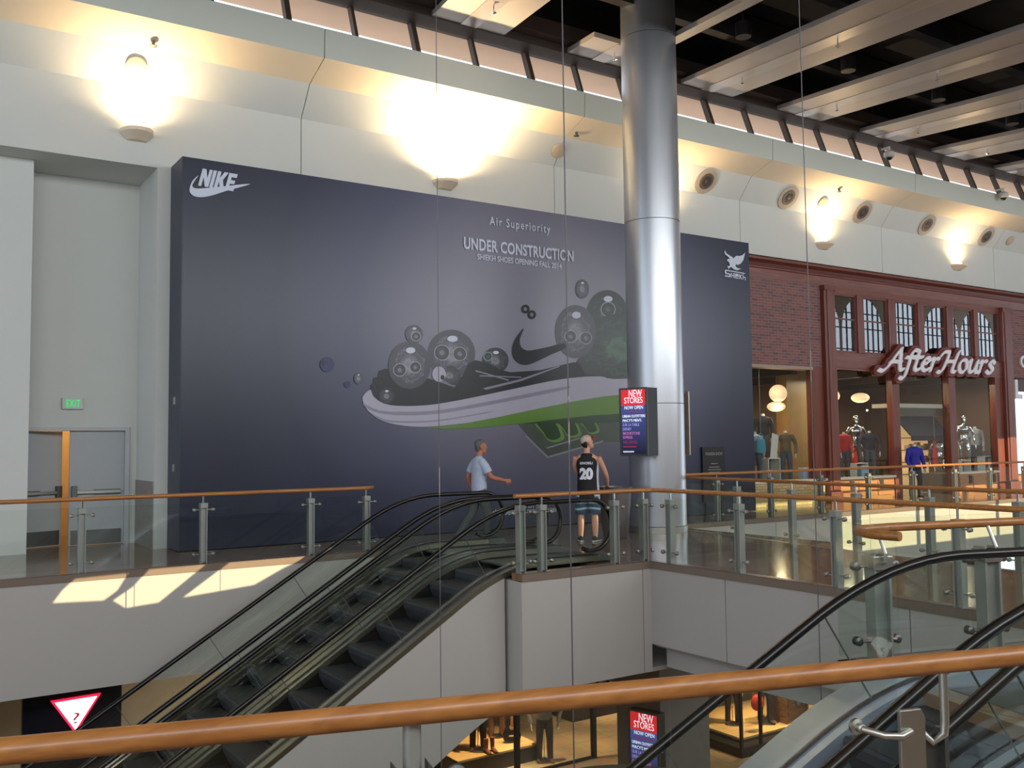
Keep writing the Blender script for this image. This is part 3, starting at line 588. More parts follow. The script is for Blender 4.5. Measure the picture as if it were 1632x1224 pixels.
for k, (x, lab) in enumerate(((3.39, 'above the leftmost sconce'), (12.16, 'left of the steel column top'), (20.99, 'above the sconce over the brick panel'), (30.3, 'at the far right end of the cove'))):
    c = Vector((x, 16.36, 8.06)); zx = Vector((0, -(8.31-ZC), -(YW-16.17))).normalized()
    g = G(); g.M = Matrix.Translation(c) @ Matrix((Vector((1, 0, 0)), -zx.cross(Vector((1, 0, 0))), zx)).transposed().to_4x4(); g.lathe((0, 0, .002), [(.17, 0), (.17, .02), (.15, .03)], 24)
    tag(g.make('cover_disc', mat('cover_disc_paint', (196, 176, 152), .6), smooth=True), 'flat round cover disc on the sloping wall '+lab, 'cover disc', 'cover discs on the cove')
    y = 15.95; z = 8.31+(16.17-y)/(16.17-15.48)*.24
    g = G(); g.rod((x+.18, y, z), (x+.18, y, z-.07), .03).lathe((x+.18, y, z-.10), [(.03, .03), (.065, .02), (.065, .01), (.02, 0)], 10)
    tag(g.make('sprinkler_head', STEELD), 'small sprinkler head on the upper cove '+lab, 'sprinkler', 'sprinkler heads on the cove')
for x, z, lab in ((22.41, 9.25, 'hanging before the clerestory panes'), (28.0, 8.9, 'on the band at the far right')):
    t = thing('dome_camera', 'white dome security camera '+lab, 'camera', (x, 15.3, z)); G().rod((x, 15.48, z+.28), (x, 15.25, z+.28), .03).rod((x, 15.26, z+.3), (x, 15.26, z+.14), .035).make('arm', mat('camera_white', (206, 200, 192), .5), t)
    G().lathe((x, 15.26, z), [(.11, 0), (.14, .03), (.14, .13), (.1, .17), (.04, .18)], 18).make('housing', mat('camera_white', (206, 200, 192), .5), t, smooth=True); G().ball((x, 15.26, z), .09, 14, (1, 1, .8)).make('dome', mat('camera_dome', (20, 20, 22), .1), t, smooth=True)
# can lights between the ceiling panels
for k, x in enumerate((13.78, 16.97, 20.25, 23.4, 26.6)):
    c = Vector((x-.05, 12.42, 9.50)); t = thing('can_light', 'black cylinder downlight in the dark gap between ceiling panels, '+('nearest to', 'second from', 'third from', 'fourth from', 'fifth from')[k]+' the steel column', 'lamp', c, 'can lights in the ceiling gaps')
    G().lathe(c, [(.10, 0), (.15, 0), (.15, .28), (.10, .30)], 18).make('can', mat('can_black', (30, 26, 24), .5), t, smooth=True); G().lathe(c, [(.095, .03), (.095, .05)], 14).make('lens', mat('can_lens', (230, 190, 130), .3, emit=(255, 200, 120), estr=1.3), t); G().rod(c+Vector((0, 0, .3)), c+Vector((0, 0, .95)), .02).make('stem', BLACK, t)
# thin cables hanging in the void
for k, (x, y, lab) in enumerate(((5.02, 9.0, 'left of the two cables crossing the hoarding'), (5.57, 7.4, 'right of the two cables crossing the hoarding'), (7.44, 6.0, 'crossing the ceiling panels and the brick wall'))):
    top = ZB-CS*(YC-y)+.9
    t = thing('hanging_cable', 'thin steel cable hanging through the void, '+lab, 'cable', (x, y, LZ)); w = .006 if k != 1 else .009
    G().tube([(x+(.0 if k else 0), y, top), (x, y, LZ+.02)], w*.8, 6).make('wire', mat('cable_grey', (92, 88, 90), .5, .3), t); G().lathe((x, y, LZ+.001), [(.04, 0), (.04, .02), (.01, .06)], 10).make('anchor', STEELD, t)
# ------------------------------------------------------------------ escalators
SLOPE = .603; RUN = -LZ/SLOPE; WR = .62
STEPM = mat('step_riser_grey', (58, 62, 68), .55, .2, var=.12, scale=30); TREADM = mat('step_tread_grey', (38, 41, 46), .6, .2)
SKIRT = mat('skirt_black', (22, 21, 20), .35); GLASSE = glass('balustrade_glass', (.95, .97, .955), .9)
DECKS = mat('deck_steel', (150, 144, 128), .32, 1, var=.04, scale=8)
def zb(s):
    def soft(q):                                   # 0 above, slope below, rounded corner
        if q >= WR: return 0.0
        if q <= -WR: return SLOPE*q
        return -SLOPE*(q-WR)**2/(4*WR)
    if s > -RUN/2: return soft(s)
    return LZ-soft(-(s+RUN))
def srange(a, b, n=72): return [a+(b-a)*k/n for k in range(n+1)]
def escalator(label, O, u, hw, lab_side, s_top=1.55, caution=True, clad=True, steps=34, deckm=DECKS, wide=.17, skm=None):
    """O: XY where the stair line meets the upper floor; u: direction of travel upwards; hw: half width between the handrails"""
    u = Vector((*u, 0)).normalized(); n = Vector((-u.y, u.x, 0)); O = Vector((*O, 0))
    P = lambda s, t, z: O+u*s+n*t+Vector((0, 0, z))
    T = thing('escalator', label, 'escalator', P(-RUN-.5, 0, LZ), None)
    SS = srange(-RUN-1.3, s_top, 80)
    def ribbon(name, t0, t1, lo, hi, m, ss=SS, par=T, smooth=False):
        g = G(); g.loft([[P(s, t0, zb(s)+lo), P(s, t1, zb(s)+lo), P(s, t1, zb(s)+hi), P(s, t0, zb(s)+hi)] for s in ss]); return g.make(name, m, par, smooth)
    HH = .87
    for sg in (-1, 1):
        od = wide if sg > 0 else .17
        side = 'near' if sg < 0 else 'far'
        t = sg*hw
        # handrail loop: along the top, round both ends
        path = []; R = .36
        sb = -RUN-1.3
        for a in srange(-PI/2-.5, PI/2, 12): path.append((s_top+R*math.cos(a), HH-R+R*math.sin(a)))
        path += [(s, zb(s)+HH) for s in reversed(SS)]
        path += [(sb+R*math.cos(a), LZ+HH-R+R*math.sin(a)) for a in srange(PI/2, 3*PI/2+.5, 12)]
        G().tube([P(s, t, z) for s, z in path], .036, 10, sq=(.95, 1.05)).make('handrail', RUBBER, T, smooth=True)
        # glass balustrade
        gl = G(); th = .006
        prof = [(s, zb(s)+.10, zb(s)+HH-.035) for s in SS]+[(s_top+R*math.sin(a), .10+(R-.0)*(1-math.cos(a))*.9, HH-R-.03+R*math.cos(a)) for a in srange(.1, PI/2-.15, 6)]
        prof = [(sb-R*math.sin(a), LZ+.10+R*(1-math.cos(a))*.9, LZ+HH-R-.03+R*math.cos(a)) for a in srange(PI/2-.15, .1, 6)]+prof
        gl.loft([[P(s, t-th, a), P(s, t+th, a), P(s, t+th, b), P(s, t-th, b)] for s, a, b in prof]); bal = gl.make('glass_balustrade', GLASSE, T)
        for k in range(1, 8):
            s = -RUN+(RUN+1)*k/8; lean = .34
            g = G(); g.prism([P(s, t-.007, zb(s)+.1), P(s+.008, t-.007, zb(s)+.1), P(s+.008-lean, t-.007, zb(s-lean)+HH-.04), P(s-lean, t-.007, zb(s-lean)+HH-.04)], n*.014); g.make('glass_joint', mat('glass_joint_grey', (70, 78, 74), .4), bal)
        # decks either side of the glass, skirt below
        ribbon('outer_deck', t+sg*.02, t+sg*od, .03, .10, deckm); ribbon('inner_deck', t-sg*.02, t-sg*.12, .03, .10, deckm); ribbon('glass_channel', t-.02, t+.02, .0, .115, RUBBER)
        ribbon('skirt', t-sg*.10, t-sg*.115, -.28, .06, skm or SKIRT)
        G().prism([P(s_top, t-.13, .02), P(s_top+.30, t-.13, .02), P(s_top+.30, t+.15, .02), P(s_top, t+.15, .02)], (0, 0, .09)).make('newel_base', STEELD, T)
        if clad:
            g = G(); g.loft([[P(s, t+sg*(od-.02), zb(s)-1.62), P(s, t+sg*(od-.002), zb(s)-1.62), P(s, t+sg*(od-.002), zb(s)+.03), P(s, t+sg*(od-.02), zb(s)+.03)] for s in srange(-RUN-.2, -.05 if sg < 0 else -.2, 40) if True]); g.make('side_cladding', CREAM, T)
    if clad:
        g = G(); g.loft([[P(s, -hw-.15, zb(s)-1.62), P(s, hw+.15, zb(s)-1.62), P(s, hw+.15, zb(s)-1.56), P(s, -hw-.15, zb(s)-1.56)] for s in srange(-RUN+2.6, -.25, 40)]); g.make('underside_cladding', CREAM, T)
    # one step: ribbed curved riser facing downhill and a tread, copied up the flight
    w = hw-.13; dep, rise = .41, .41*SLOPE
    def step(s, z, first=[None]):
        if first[0] is None:
            g = G(); g.loft([[P(s+dx, -w, z+dz), P(s+dx, w, z+dz), P(s+dx+.06, w, z+dz-.002), P(s+dx+.06, -w, z+dz-.002)] for dx, dz in ((.0, 0), (-.012, -.03), (-.006, -.10), (.03, -.18), (.08, -rise-.02))]); st = g.make('step', STEPM, T)
            G().prism([P(s-.002, -w, z-.012), P(s+dep+.03, -w, z-.012), P(s+dep+.03, w, z-.012), P(s-.002, w, z-.012)], (0, 0, .012)).make('tread', TREADM, st)
            first[0] = (st, s, z)
        else:
            st, s0, z0 = first[0]; c = copy_tree(st, T); d = P(s, 0, z)-P(s0, 0, z0); c.location = st.location+d
    s0 = .35
    for k in range(steps):
        s = s0-dep*(k+1)
        if s < -RUN-.6: break
        step(s, zb(s+dep*.5)-.03)
    # landing plate with comb
    G().prism([P(.35, -w, -.02), P(s_top+.55, -w, -.02), P(s_top+.55, w, -.02), P(.35, w, -.02)], (0, 0, .024)).make('comb_plate', STEELD, T)
    if caution: G().prism([P(.40, -w+.02, .006), P(.52, -w+.02, .006), P(.52, -w+.34, .006), P(.40, -w+.34, .006)], (0, 0, .012)).make('caution_plate', mat('caution_yellow', (224, 178, 36), .5), T)
    G().prism([P(-RUN-1.3, -hw+.1, LZ+.002), P(-RUN-.5, -hw+.1, LZ+.002), P(-RUN-.5, hw-.1, LZ+.002), P(-RUN-1.3, hw-.1, LZ+.002)], (0, 0, .02)).make('lower_plate', STEELD, T)
    return T
escalator('long black escalator farther from the viewer of the pair in front of the hoarding', (6.90, 12.95), (1, 0), .64, 'far', clad=True)
escalator('long black escalator nearer to the viewer of the pair in front of the hoarding', (6.90, 11.33), (1, 0), .61, 'near')
DECKR = mat('deck_bright_steel', (178, 190, 206), .3, .7, var=.03, scale=8)
SLOPE = .635; RUN = -LZ/SLOPE          # the right hand pair is a little steeper
ro = near(4.2, (5.59+4.32)/2)
escalator('right hand escalator farther from the front rail, rising to the right', (ro.x, ro.y), (CA, -SA), (5.59-4.32)/2, 'far', deckm=DECKR, wide=.34, skm=DECKR)
ro = near(4.2, 3.38)
escalator('right hand escalator close under the front wooden rail', (ro.x, ro.y), (CA, -SA), .58, 'near', deckm=DECKR)
# ------------------------------------------------------------------ glass railings
def railing(label, rail, posts, glasses, rz=1.0, rr=.03, railm=RAILS, turn=None, pw=.046, tall=.87, off=.0, knob=.09, base=0.0, gm=GLASSR):
    """rail: XY points of the wooden handrail; posts: (x, y, dirx, diry) with the direction of the run; glasses: (a, b) XY pairs"""
    T = thing('glass_railing', label, 'railing', (*rail[len(rail)//2], 0))
    G().tube([(x, y, rz) for x, y in rail], rr, 12).make('handrail', railm, T, smooth=True)
    for x, y, dx, dy in posts:
        d = Vector((dx, dy, 0)).normalized(); n = Vector((-d.y, d.x, 0)); c = Vector((x, y, 0)); M = Matrix((d, n, Vector((0, 0, 1)))).transposed().to_4x4(); M = Matrix.Translation(c) @ M
        g = G(); g.M = M; g.box(-pw, -pw+.014, -.05, .05, base, tall).box(pw-.014, pw, -.05, .05, base, tall).box(-pw+.014, pw-.014, -.02, .0, base+.02, tall-.02); po = g.make('post', POSTM, T)
        g = G(); g.M = M; g.box(-pw-.006, pw+.006, -.055, .055, tall-.07, tall+.005); g.make('post_cap', POSTM, po, bevel=.004)
        g = G(); g.M = M; g.tube([(0, -.0, tall), (0, -.0, rz-.01)], .013, 8); g.make('rail_stem', CHROME, po)
        for z in (tall-.09, .14):
            for sx in (-1, 1):
                g = G(); g.M = M; g.tube([(0, 0, z), (sx*(pw+knob), -.03, z)], .009, 6).lathe((sx*(pw+knob), -.055, z), [(.012, 0), (.026, .01), (.026, .05), (.012, .06)], 10, axis=1); g.make('glass_clamp', STEEL, po)
    for a, b in glasses:
        a, b = Vector((*a, 0)), Vector((*b, 0)); d = (b-a).normalized(); n = Vector((-d.y, d.x, 0))
        a = a+d*.03-n*.035; b = b-d*.03-n*.035
        G().prism([a+Vector((0, 0, .06+base)), b+Vector((0, 0, .06+base)), b+Vector((0, 0, tall+.02)), a+Vector((0, 0, tall+.02))], n*.012).make('glass_panel', gm, T)
    return T
def run(pts, d): return [(x, y, *d) for x, y in pts]
px = [-2.6, -.95, .67, 2.29, 3.92, 5.56, 6.5]
railing('glass railing with wooden handrail along the left walkway below the exit doors', [(-8, 14.05), (6.45, 14.05), (6.6, 14.1), (6.68, 14.22)], run([(x, 14.06) for x in px], (1, 0)), [((a, 14.06), (b, 14.06)) for a, b in zip(px[:-1], px[1:])])
railing('glass railing with wooden handrail at the landing corner beside the steel column', [(6.85, 10.30), (8.7, 10.30), (8.95, 10.28), (9.12, 10.18), (9.18, 10.0), (9.18, 7.4), (9.05, 5.6), (8.97, 4.6)],
        run([(6.97, 10.34), (7.28, 10.30), (8.52, 10.30), (9.08, 10.33)], (1, 0))+run([(9.22, 9.92), (9.2, 8.62), (9.12, 7.07), (8.98, 5.5)], (0, -1)),
        [((6.9, 10.32), (7.28, 10.32)), ((7.3, 10.30), (8.5, 10.30)), ((8.54, 10.30), (9.06, 10.30)), ((9.2, 9.9), (9.2, 8.64)), ((9.2, 8.6), (9.12, 7.1)), ((9.12, 7.05), (8.98, 5.55)), ((8.98, 5.45), (8.95, 4.6))])
fx = lambda y: next(a[0]+(b[0]-a[0])*(y-a[1])/(b[1]-a[1]) for a, b in zip(FAR[:-1], FAR[1:]) if b[1] <= y <= a[1])
ys = [13.5, 11.9, 10.5, 9.1, 7.8, 6.5, 5.2]
railing('glass railing with wooden handrail along the far side of the bridge', [(fx(y)-.06, y) for y in (13.75, 12.6, 11.5, 10.4, 9.3, 8.2, 7.1, 6.0, 4.0)], run([(fx(y)-.08, y) for y in ys], (-.1, -1)), [((fx(a)-.08, a), (fx(c)-.08, c)) for a, c in zip(ys[:-1], ys[1:])])
xs = [13.0, 14.7, 16.36, 18.04, 19.8, 21.57, 23.4, 25.05, 26.8, 28.5, 30.3, 32]
railing('glass railing with wooden handrail in front of the brick shop', [(12.9, 14.37), (36, 14.37)], run([(x, 14.38) for x in xs], (1, 0)), [((a, 14.38), (c, 14.38)) for a, c in zip(xs[:-1], xs[1:])])
# guard round the right hand escalator landing: taller frameless glass and a stub of rail
T = thing('glass_railing', 'tall green tinted glass guard with rounded wooden rail end beside the right escalator', 'railing', tuple(near(5.6, 6.3)))
r = [near(4.40, 5.72, 1.0), near(4.33, 5.9, 1.0), near(4.35, 6.1, 1.0), near(4.46, 6.26, 1.0), near(4.72, 6.33, 1.0), near(5.0, 6.36, 1.0), near(7.1, 6.44, 1.0)]
r = spline([(p.x, p.y, p.z) for p in r], 4)
G().tube(r, .034, 12).make('handrail', RAILW, T, smooth=True)
for (ua, na), (ub, nb) in (((4.38, 6.44), (5.62, 6.5)), ((5.66, 6.5), (6.9, 6.56)), ((4.37, 5.72), (4.37, 6.42))):
    a, b = near(ua, na), near(ub, nb); d = (b-a).normalized(); q = Vector((-d.y, d.x, 0))
    G().prism([a+Vector((0, 0, .03)), b+Vector((0, 0, .03)), b+Vector((0, 0, 1.06)), a+Vector((0, 0, 1.06))], q*.014).make('glass_panel', GLASSR, T)
for (uu, nn) in ((4.62, 6.28), (5.7, 6.36), (7.0, 6.42)):
    g = G(); g.M = Matrix.Translation(near(uu, nn)) @ Matrix.Rotation(-math.radians(18), 4, 'Z')
    g.box(-.075, -.055, -.06, .06, 0, .82).box(.055, .075, -.06, .06, 0, .82).box(-.055, .055, -.02, .02, .01, .8); po = g.make('post', POSTM, T)
    for z in (.72, .16):
        for sx in (-1, 1): g = G(); g.M = Matrix.Translation(near(uu, nn)) @ Matrix.Rotation(-math.radians(18), 4, 'Z'); g.rod((0, 0, z), (sx*.17, .02, z), .011).lathe((sx*.17, .0, z), [(.016, 0), (.034, .01), (.034, .06), (.016, .07)], 12, axis=1); g.make('glass_clamp', STEELD, po)
    g = G(); g.M = Matrix.Translation(near(uu, nn)) @ Matrix.Rotation(-math.radians(18), 4, 'Z'); g.tube([(0, -.06, .74), (0, -.10, .76), (0, -.10, .82), (0, -.02, .98)], .016, 8).box(-.085, .085, -.075, .075, .70, .80); g.make('post_cap', STEEL, po, bevel=.006)
# front railing close to the viewer
ra = [at(0, 1199, 2, 1.0), at(544, 1147, 2, 1.0), at(1088, 1095, 2, 1.0), at(1632, 1045, 2, 1.0)]
d0 = (ra[3]-ra[0]).normalized(); q0 = Vector((-d0.y, d0.x, 0)); mid = (ra[1]+ra[2])/2
L0 = lambda s, o=0, z=0: Vector((mid.x, mid.y, 0))+d0*s+q0*o+Vector((0, 0, z))
T = thing('glass_railing', 'front glass railing with thick honey coloured wooden handrail close to the viewer', 'railing', tuple(L0(0)))
G().tube([L0(s, 0, 1.0) for s in srange(-3.5, 3.5, 14)], .031, 20).make('handrail', RAILW, T, smooth=True)
sp1 = (at(648, 1180, 2, .9)-mid).dot(d0); sp2 = (at(1490, 1150, 2, .85)-mid).dot(d0)
for a, b in ((-3.4, sp1-.93), (sp1-.90, sp1-.012), (sp1+.012, sp1+.73), (sp1+.755, sp2-.02), (sp2+.02, sp2+1.5)):
    G().prism([L0(a, .075, .04), L0(b, .075, .04), L0(b, .075, .985), L0(a, .075, .985)], q0*.012).make('glass_panel', GLASSR, T)
    G().prism([L0(a, .073, .985), L0(b, .073, .985), L0(b, .073, .991), L0(a, .073, .991)], q0*.016).make('glass_edge', mat('glass_edge_dark', (40, 44, 44), .3), T)
# round post of the left part
po = G().rod(L0(sp1, .03, 0), L0(sp1, .03, .965), .024, 16).make('post', POSTM, T, smooth=True)
for o in (-.045, .045): G().prism([L0(sp1+o-.008, .0, .05), L0(sp1+o+.008, .0, .05), L0(sp1+o+.008, .0, .85), L0(sp1+o-.008, .0, .87)], q0*.05).make('post_plate', STEELD, po)
for o in (-.15, .13):
    g = G(); c = L0(sp1+o, .03, .80); g.tube([L0(sp1, .03, .74), L0(sp1+o*.6, .03, .76), L0(sp1+o, .03, .80), L0(sp1+o, .085, .80)], .011, 8); g.M = frame(L0(sp1+o, .10, .80), d0); g.lathe((0, 0, 0), [(.01, 0), (.03, .004), (.03, .018), (.02, .022), (.02, .04), (.01, .044)], 18); g.make('glass_clamp', STEELD, po, smooth=True)
# flat post of the right part
g = G(); g.prism([L0(sp2-.055, .02, 0), L0(sp2+.035, .02, 0), L0(sp2+.035, .02, .84), L0(sp2+.02, .02, .865), L0(sp2-.055, .02, .865)], q0*.016); po = g.make('post', STEEL, T, bevel=.003)
G().prism([L0(sp2+.085, .0, 0), L0(sp2+.1, .0, 0), L0(sp2+.1, .0, .80), L0(sp2+.085, .0, .80)], q0*.05).prism([L0(sp2+.035, .03, .05), L0(sp2+.09, .03, .05), L0(sp2+.09, .03, .78), L0(sp2+.035, .03, .78)], q0*.008).make('post_plate', STEELD, po)
G().tube([L0(sp2+.02, .045, .80), L0(sp2+.06, .02, .76), L0(sp2+.085, .0, .79), L0(sp2+.088, .0, .83), L0(sp2+.088, .0, .985)], .013, 10).make('rail_stem', STEEL, po, smooth=True)
g = G(); g.tube([L0(sp2-.02, .02, .80), L0(sp2-.07, .0, .795), L0(sp2-.12, .01, .80), L0(sp2-.16, .06, .81)], .011, 10); g.M = frame(L0(sp2-.16, .10, .81), d0); g.lathe((0, 0, 0), [(.008, 0), (.024, .004), (.024, .018), (.014, .022), (.014, .04), (.01, .044)], 18); g.make('glass_clamp', STEEL, po, smooth=True)
# ------------------------------------------------------------------ figures
def remeshed(g, voxel=.008, smooth=3):
    me = bpy.data.meshes.new('t'); bmesh.ops.recalc_face_normals(g.bm, faces=g.bm.faces[:]); g.bm.to_mesh(me); g.bm.free()
    o = bpy.data.objects.new('t', me); COL.objects.link(o)
    r = o.modifiers.new('r', 'REMESH'); r.mode = 'VOXEL'; r.voxel_size = voxel
    s = o.modifiers.new('s', 'SMOOTH'); s.iterations = smooth; s.factor = .5
    bpy.context.view_layer.update()
    m2 = bpy.data.meshes.new_from_object(o.evaluated_get(bpy.context.evaluated_depsgraph_get()))
    q = G(); q.bm.from_mesh(m2); bpy.data.objects.remove(o); bpy.data.meshes.remove(me); bpy.data.meshes.remove(m2)
    return q
def oval(c, rx, ry, n=16, x=(1, 0, 0), y=(0, 1, 0)):
    c, x, y = Vector(c), Vector(x), Vector(y); return [c+x*(rx*math.cos(a))+y*(ry*math.sin(a)) for a in (2*PI*k/n for k in range(n))]
def limb(g, pts, rr, n=12): g.tube(spline(pts, 5), [v.x for v in spline([(r, 0, 0) for r in rr], 5)], n)
def torso(g, rows, add=0.0):
    """rows: (x centre, y centre, z, half depth, half width)"""
    g.loft([oval((x, y, z), d+add, w+add, 20) for x, y, z, d, w in rows])
def head(g, M, nose=True):
    o = g.M; g.M = (o @ M) if o else M
    g.loft([oval(((f+b)/2, 0, z), (f-b)/2, w, 18) for z, f, b, w in ((-.122, .075, .03, .02), (-.112, .092, .0, .040), (-.085, .096, -.03, .054), (-.05, .092, -.066, .062), (-.01, .090, -.088, .070), (.03, .093, -.098, .075), (.065, .088, -.098, .074), (.095, .068, -.082, .062), (.115, .03, -.045, .036), (.12, .0, -.01, .01))])
    if nose:
        g.tube([(.088, 0, .022), (.102, 0, -.004), (.116, 0, -.030), (.09, 0, -.042)], [.008, .010, .014, .008], 8)
        g.tube([(.086, -.024, -.071), (.099, 0, -.068), (.086, .024, -.071)], [.005, .008, .005], 6); g.tube([(.084, -.022, -.080), (.097, 0, -.082), (.084, .022, -.080)], [.005, .007, .005], 6)
        g.tube([(.082, -.05, .035), (.096, -.022, .042), (.097, .022, .042), (.082, .05, .035)], [.006, .010, .010, .006], 6)
    for s in (-1, 1): g.loft([oval((-.012+dx, s*(.070+dy), z), a, .010, 10) for z, dx, dy, a in ((-.045, .006, .0, .006), (-.03, .004, .006, .015), (0, 0, .010, .022), (.018, -.004, .010, .018), (.028, -.004, .006, .006))])
    g.M = o
def hand(g, wrist, d, palm_n, s=1.0, curl=.5, side=1):
    """hand at wrist pointing along d; palm faces palm_n; side +1 puts the thumb on d x palm_n"""
    w, d, pn = Vector(wrist), Vector(d).normalized(), Vector(palm_n).normalized(); a = d.cross(pn).normalized()*side; pn = (pn-d*pn.dot(d)).normalized()
    pt = lambda f, l, k: w+d*(f*s)+a*(l*s)+pn*(k*s)
    g.loft([[pt(f, l*math.cos(t), .013*e*math.sin(t)) for t in (2*PI*k/12 for k in range(12))] for f, l, e in ((-.02, .024, 1.5), (.015, .034, 1.2), (.055, .043, 1), (.09, .042, .9), (.10, .036, .6))])
    for l, ln, r in ((.031, .068, .0088), (.011, .078, .0092), (-.010, .073, .009), (-.030, .057, .008)):
        c = curl; p = [pt(.088, l, 0)]; ang = .25*c
        for q in (.45, .32, .25): p.append(p[-1]+(d*math.cos(ang)+pn*math.sin(ang))*(ln*q*s)); ang += .75*c
        g.tube(p, [r*s, r*s*.97, r*s*.9, r*s*.75], 8)
    g.tube([pt(.015, .028, .004), pt(.045, .052, .012), pt(.07, .060, .024), pt(.092, .058, .034)], [.012*s, .011*s, .010*s, .008*s], 8)
SKIN = mat('skin_tan', (178, 112, 84), .55, var=.05); SKINL = mat('skin_light', (206, 150, 124), .55, var=.05)
def shoe(g, x, y, ang, s=1.0, pitch=0, z=0):
    o = g.M; m = Matrix.Translation((x, y, z)) @ Matrix.Rotation(ang, 4, 'Z') @ Matrix.Rotation(pitch, 4, 'Y'); g.M = (o @ m) if o else m
    g.loft([oval((f, 0, hgt/2+.002), w, hgt/2, 14, (0, 1, 0), (0, 0, 1)) for f, w, hgt in ((-.085, .020, .04), (-.07, .034, .085), (-.03, .038, .10), (.03, .042, .085), (.09, .047, .06), (.15, .044, .05), (.185, .030, .04), (.195, .012, .025))]); g.M = o
def eyes(par, M, irisc=(60, 40, 30)):
    for s in (-1, 1):
        g = G(); g.M = M; g.ball((.078, s*.031, .018), .0125, 10); e = g.make('eye', mat('eye_white', (225, 220, 214), .2), par, smooth=True)
# the man in the pale tee shirt, walking right beyond the escalators
def man():
    A = math.radians(-14); root = Matrix.Translation((8.60, 14.02, 0)) @ Matrix.Rotation(A, 4, 'Z')
    J = lambda x, y, z: (x, y, z)
    g = G(); g.M = root
    torso(g, ((0, 0, .90, .10, .15), (0, 0, 1.0, .115, .155), (.0, 0, 1.12, .11, .15), (.0, 0, 1.28, .115, .175), (0, 0, 1.40, .09, .16), (-.005, 0, 1.46, .055, .08)))
    limb(g, ((0, 0, 1.42), (.01, 0, 1.49), (.03, 0, 1.56)), (.062, .056, .055)); HM = Matrix.Translation((.035, 0, 1.635)) @ Matrix.Rotation(-.06, 4, 'Y'); head(g, HM)
    limb(g, ((0, -.165, 1.38), (.07, -.215, 1.25), (.15, -.235, 1.12), (.29, -.21, 1.08), (.41, -.18, 1.05)), (.052, .047, .042, .037, .027)); hand(g, (.415, -.178, 1.05), (.95, .2, -.12), (0, 1, -.15), 1.0, .9, -1)
    limb(g, ((0, .165, 1.38), (-.06, .215, 1.25), (-.12, .235, 1.12), (-.08, .25, .98), (-.02, .25, .88)), (.052, .047, .042, .037, .027)); hand(g, (-.015, .25, .875), (.3, 0, -.95), (0, -1, 0), 1.0, .6, 1)
    limb(g, ((0, -.085, .93), (.06, -.088, .70), (.12, -.09, .49), (.10, -.09, .28), (.10, -.09, .07)), (.085, .078, .058, .056, .04)); limb(g, ((0, .085, .93), (-.05, .088, .70), (-.10, .09, .50), (-.24, .09, .30), (-.34, .09, .13)), (.085, .078, .058, .056, .04))
    b = remeshed(g, .007, 3); P = tag(b.make('person', SKIN, None, smooth=True, loc=(8.60, 14.02, 0)), 'person with grey hair in pale tee shirt and grey trousers striding right beyond the escalators', 'person')
    eyes(P, root @ HM)
    g = G(); g.M = root @ HM
    g.loft([oval(((f+bk)/2, 0, z), (f-bk)/2, w, 18) for z, f, bk, w in ((-.075, -.045, -.078, .05), (-.04, -.03, -.092, .066), (.0, -.01, -.103, .077), (.04, .04, -.110, .081), (.075, .088, -.108, .079), (.105, .074, -.09, .067), (.128, .03, -.05, .04), (.132, 0, -.02, .01))]); remeshed(g, .007, 2).make('hair', mat('hair_grey', (96, 94, 96), .7, var=.35, scale=60), P, smooth=True)
    g = G(); g.M = root
    torso(g, ((0, 0, .86, .125, .175), (0, 0, .95, .13, .18), (0, 0, 1.12, .128, .172), (0, 0, 1.28, .132, .195), (0, 0, 1.38, .112, .185), (0, 0, 1.45, .068, .10), (0, 0, 1.475, .062, .072)))
    limb(g, ((0, -.13, 1.395), (.05, -.195, 1.30), (.10, -.228, 1.19)), (.072, .075, .074)); limb(g, ((0, .13, 1.395), (-.05, .195, 1.30), (-.09, .225, 1.19)), (.072, .075, .074))
    remeshed(g, .009, 2).make('tee_shirt', mat('tee_shirt_pale', (178, 186, 206), .8, var=.05, bump=.3, scale=12), P, smooth=True)
    g = G(); g.M = root
    torso(g, ((0, 0, .80, .10, .155), (0, 0, .9, .118, .168), (0, 0, .98, .118, .166))); limb(g, ((0, -.085, .90), (.06, -.088, .70), (.12, -.09, .49), (.105, -.09, .28), (.10, -.09, .07)), (.10, .095, .078, .072, .068)); limb(g, ((0, .085, .90), (-.05, .088, .70), (-.10, .09, .50), (-.23, .09, .31), (-.33, .09, .14)), (.10, .095, .078, .072, .068))
    remeshed(g, .010, 2).make('trousers', mat('trousers_grey', (92, 92, 96), .8, var=.1), P, smooth=True)
    g = G(); g.M = root; shoe(g, .10, -.09, 0); g.make('shoe', mat('shoe_grey', (120, 118, 116), .6), P, smooth=True)
    g = G(); g.M = root; shoe(g, -.335, .09, 0, 1, .5, .07); g.make('shoe', mat('shoe_grey', (120, 118, 116), .6), P, smooth=True)
man()
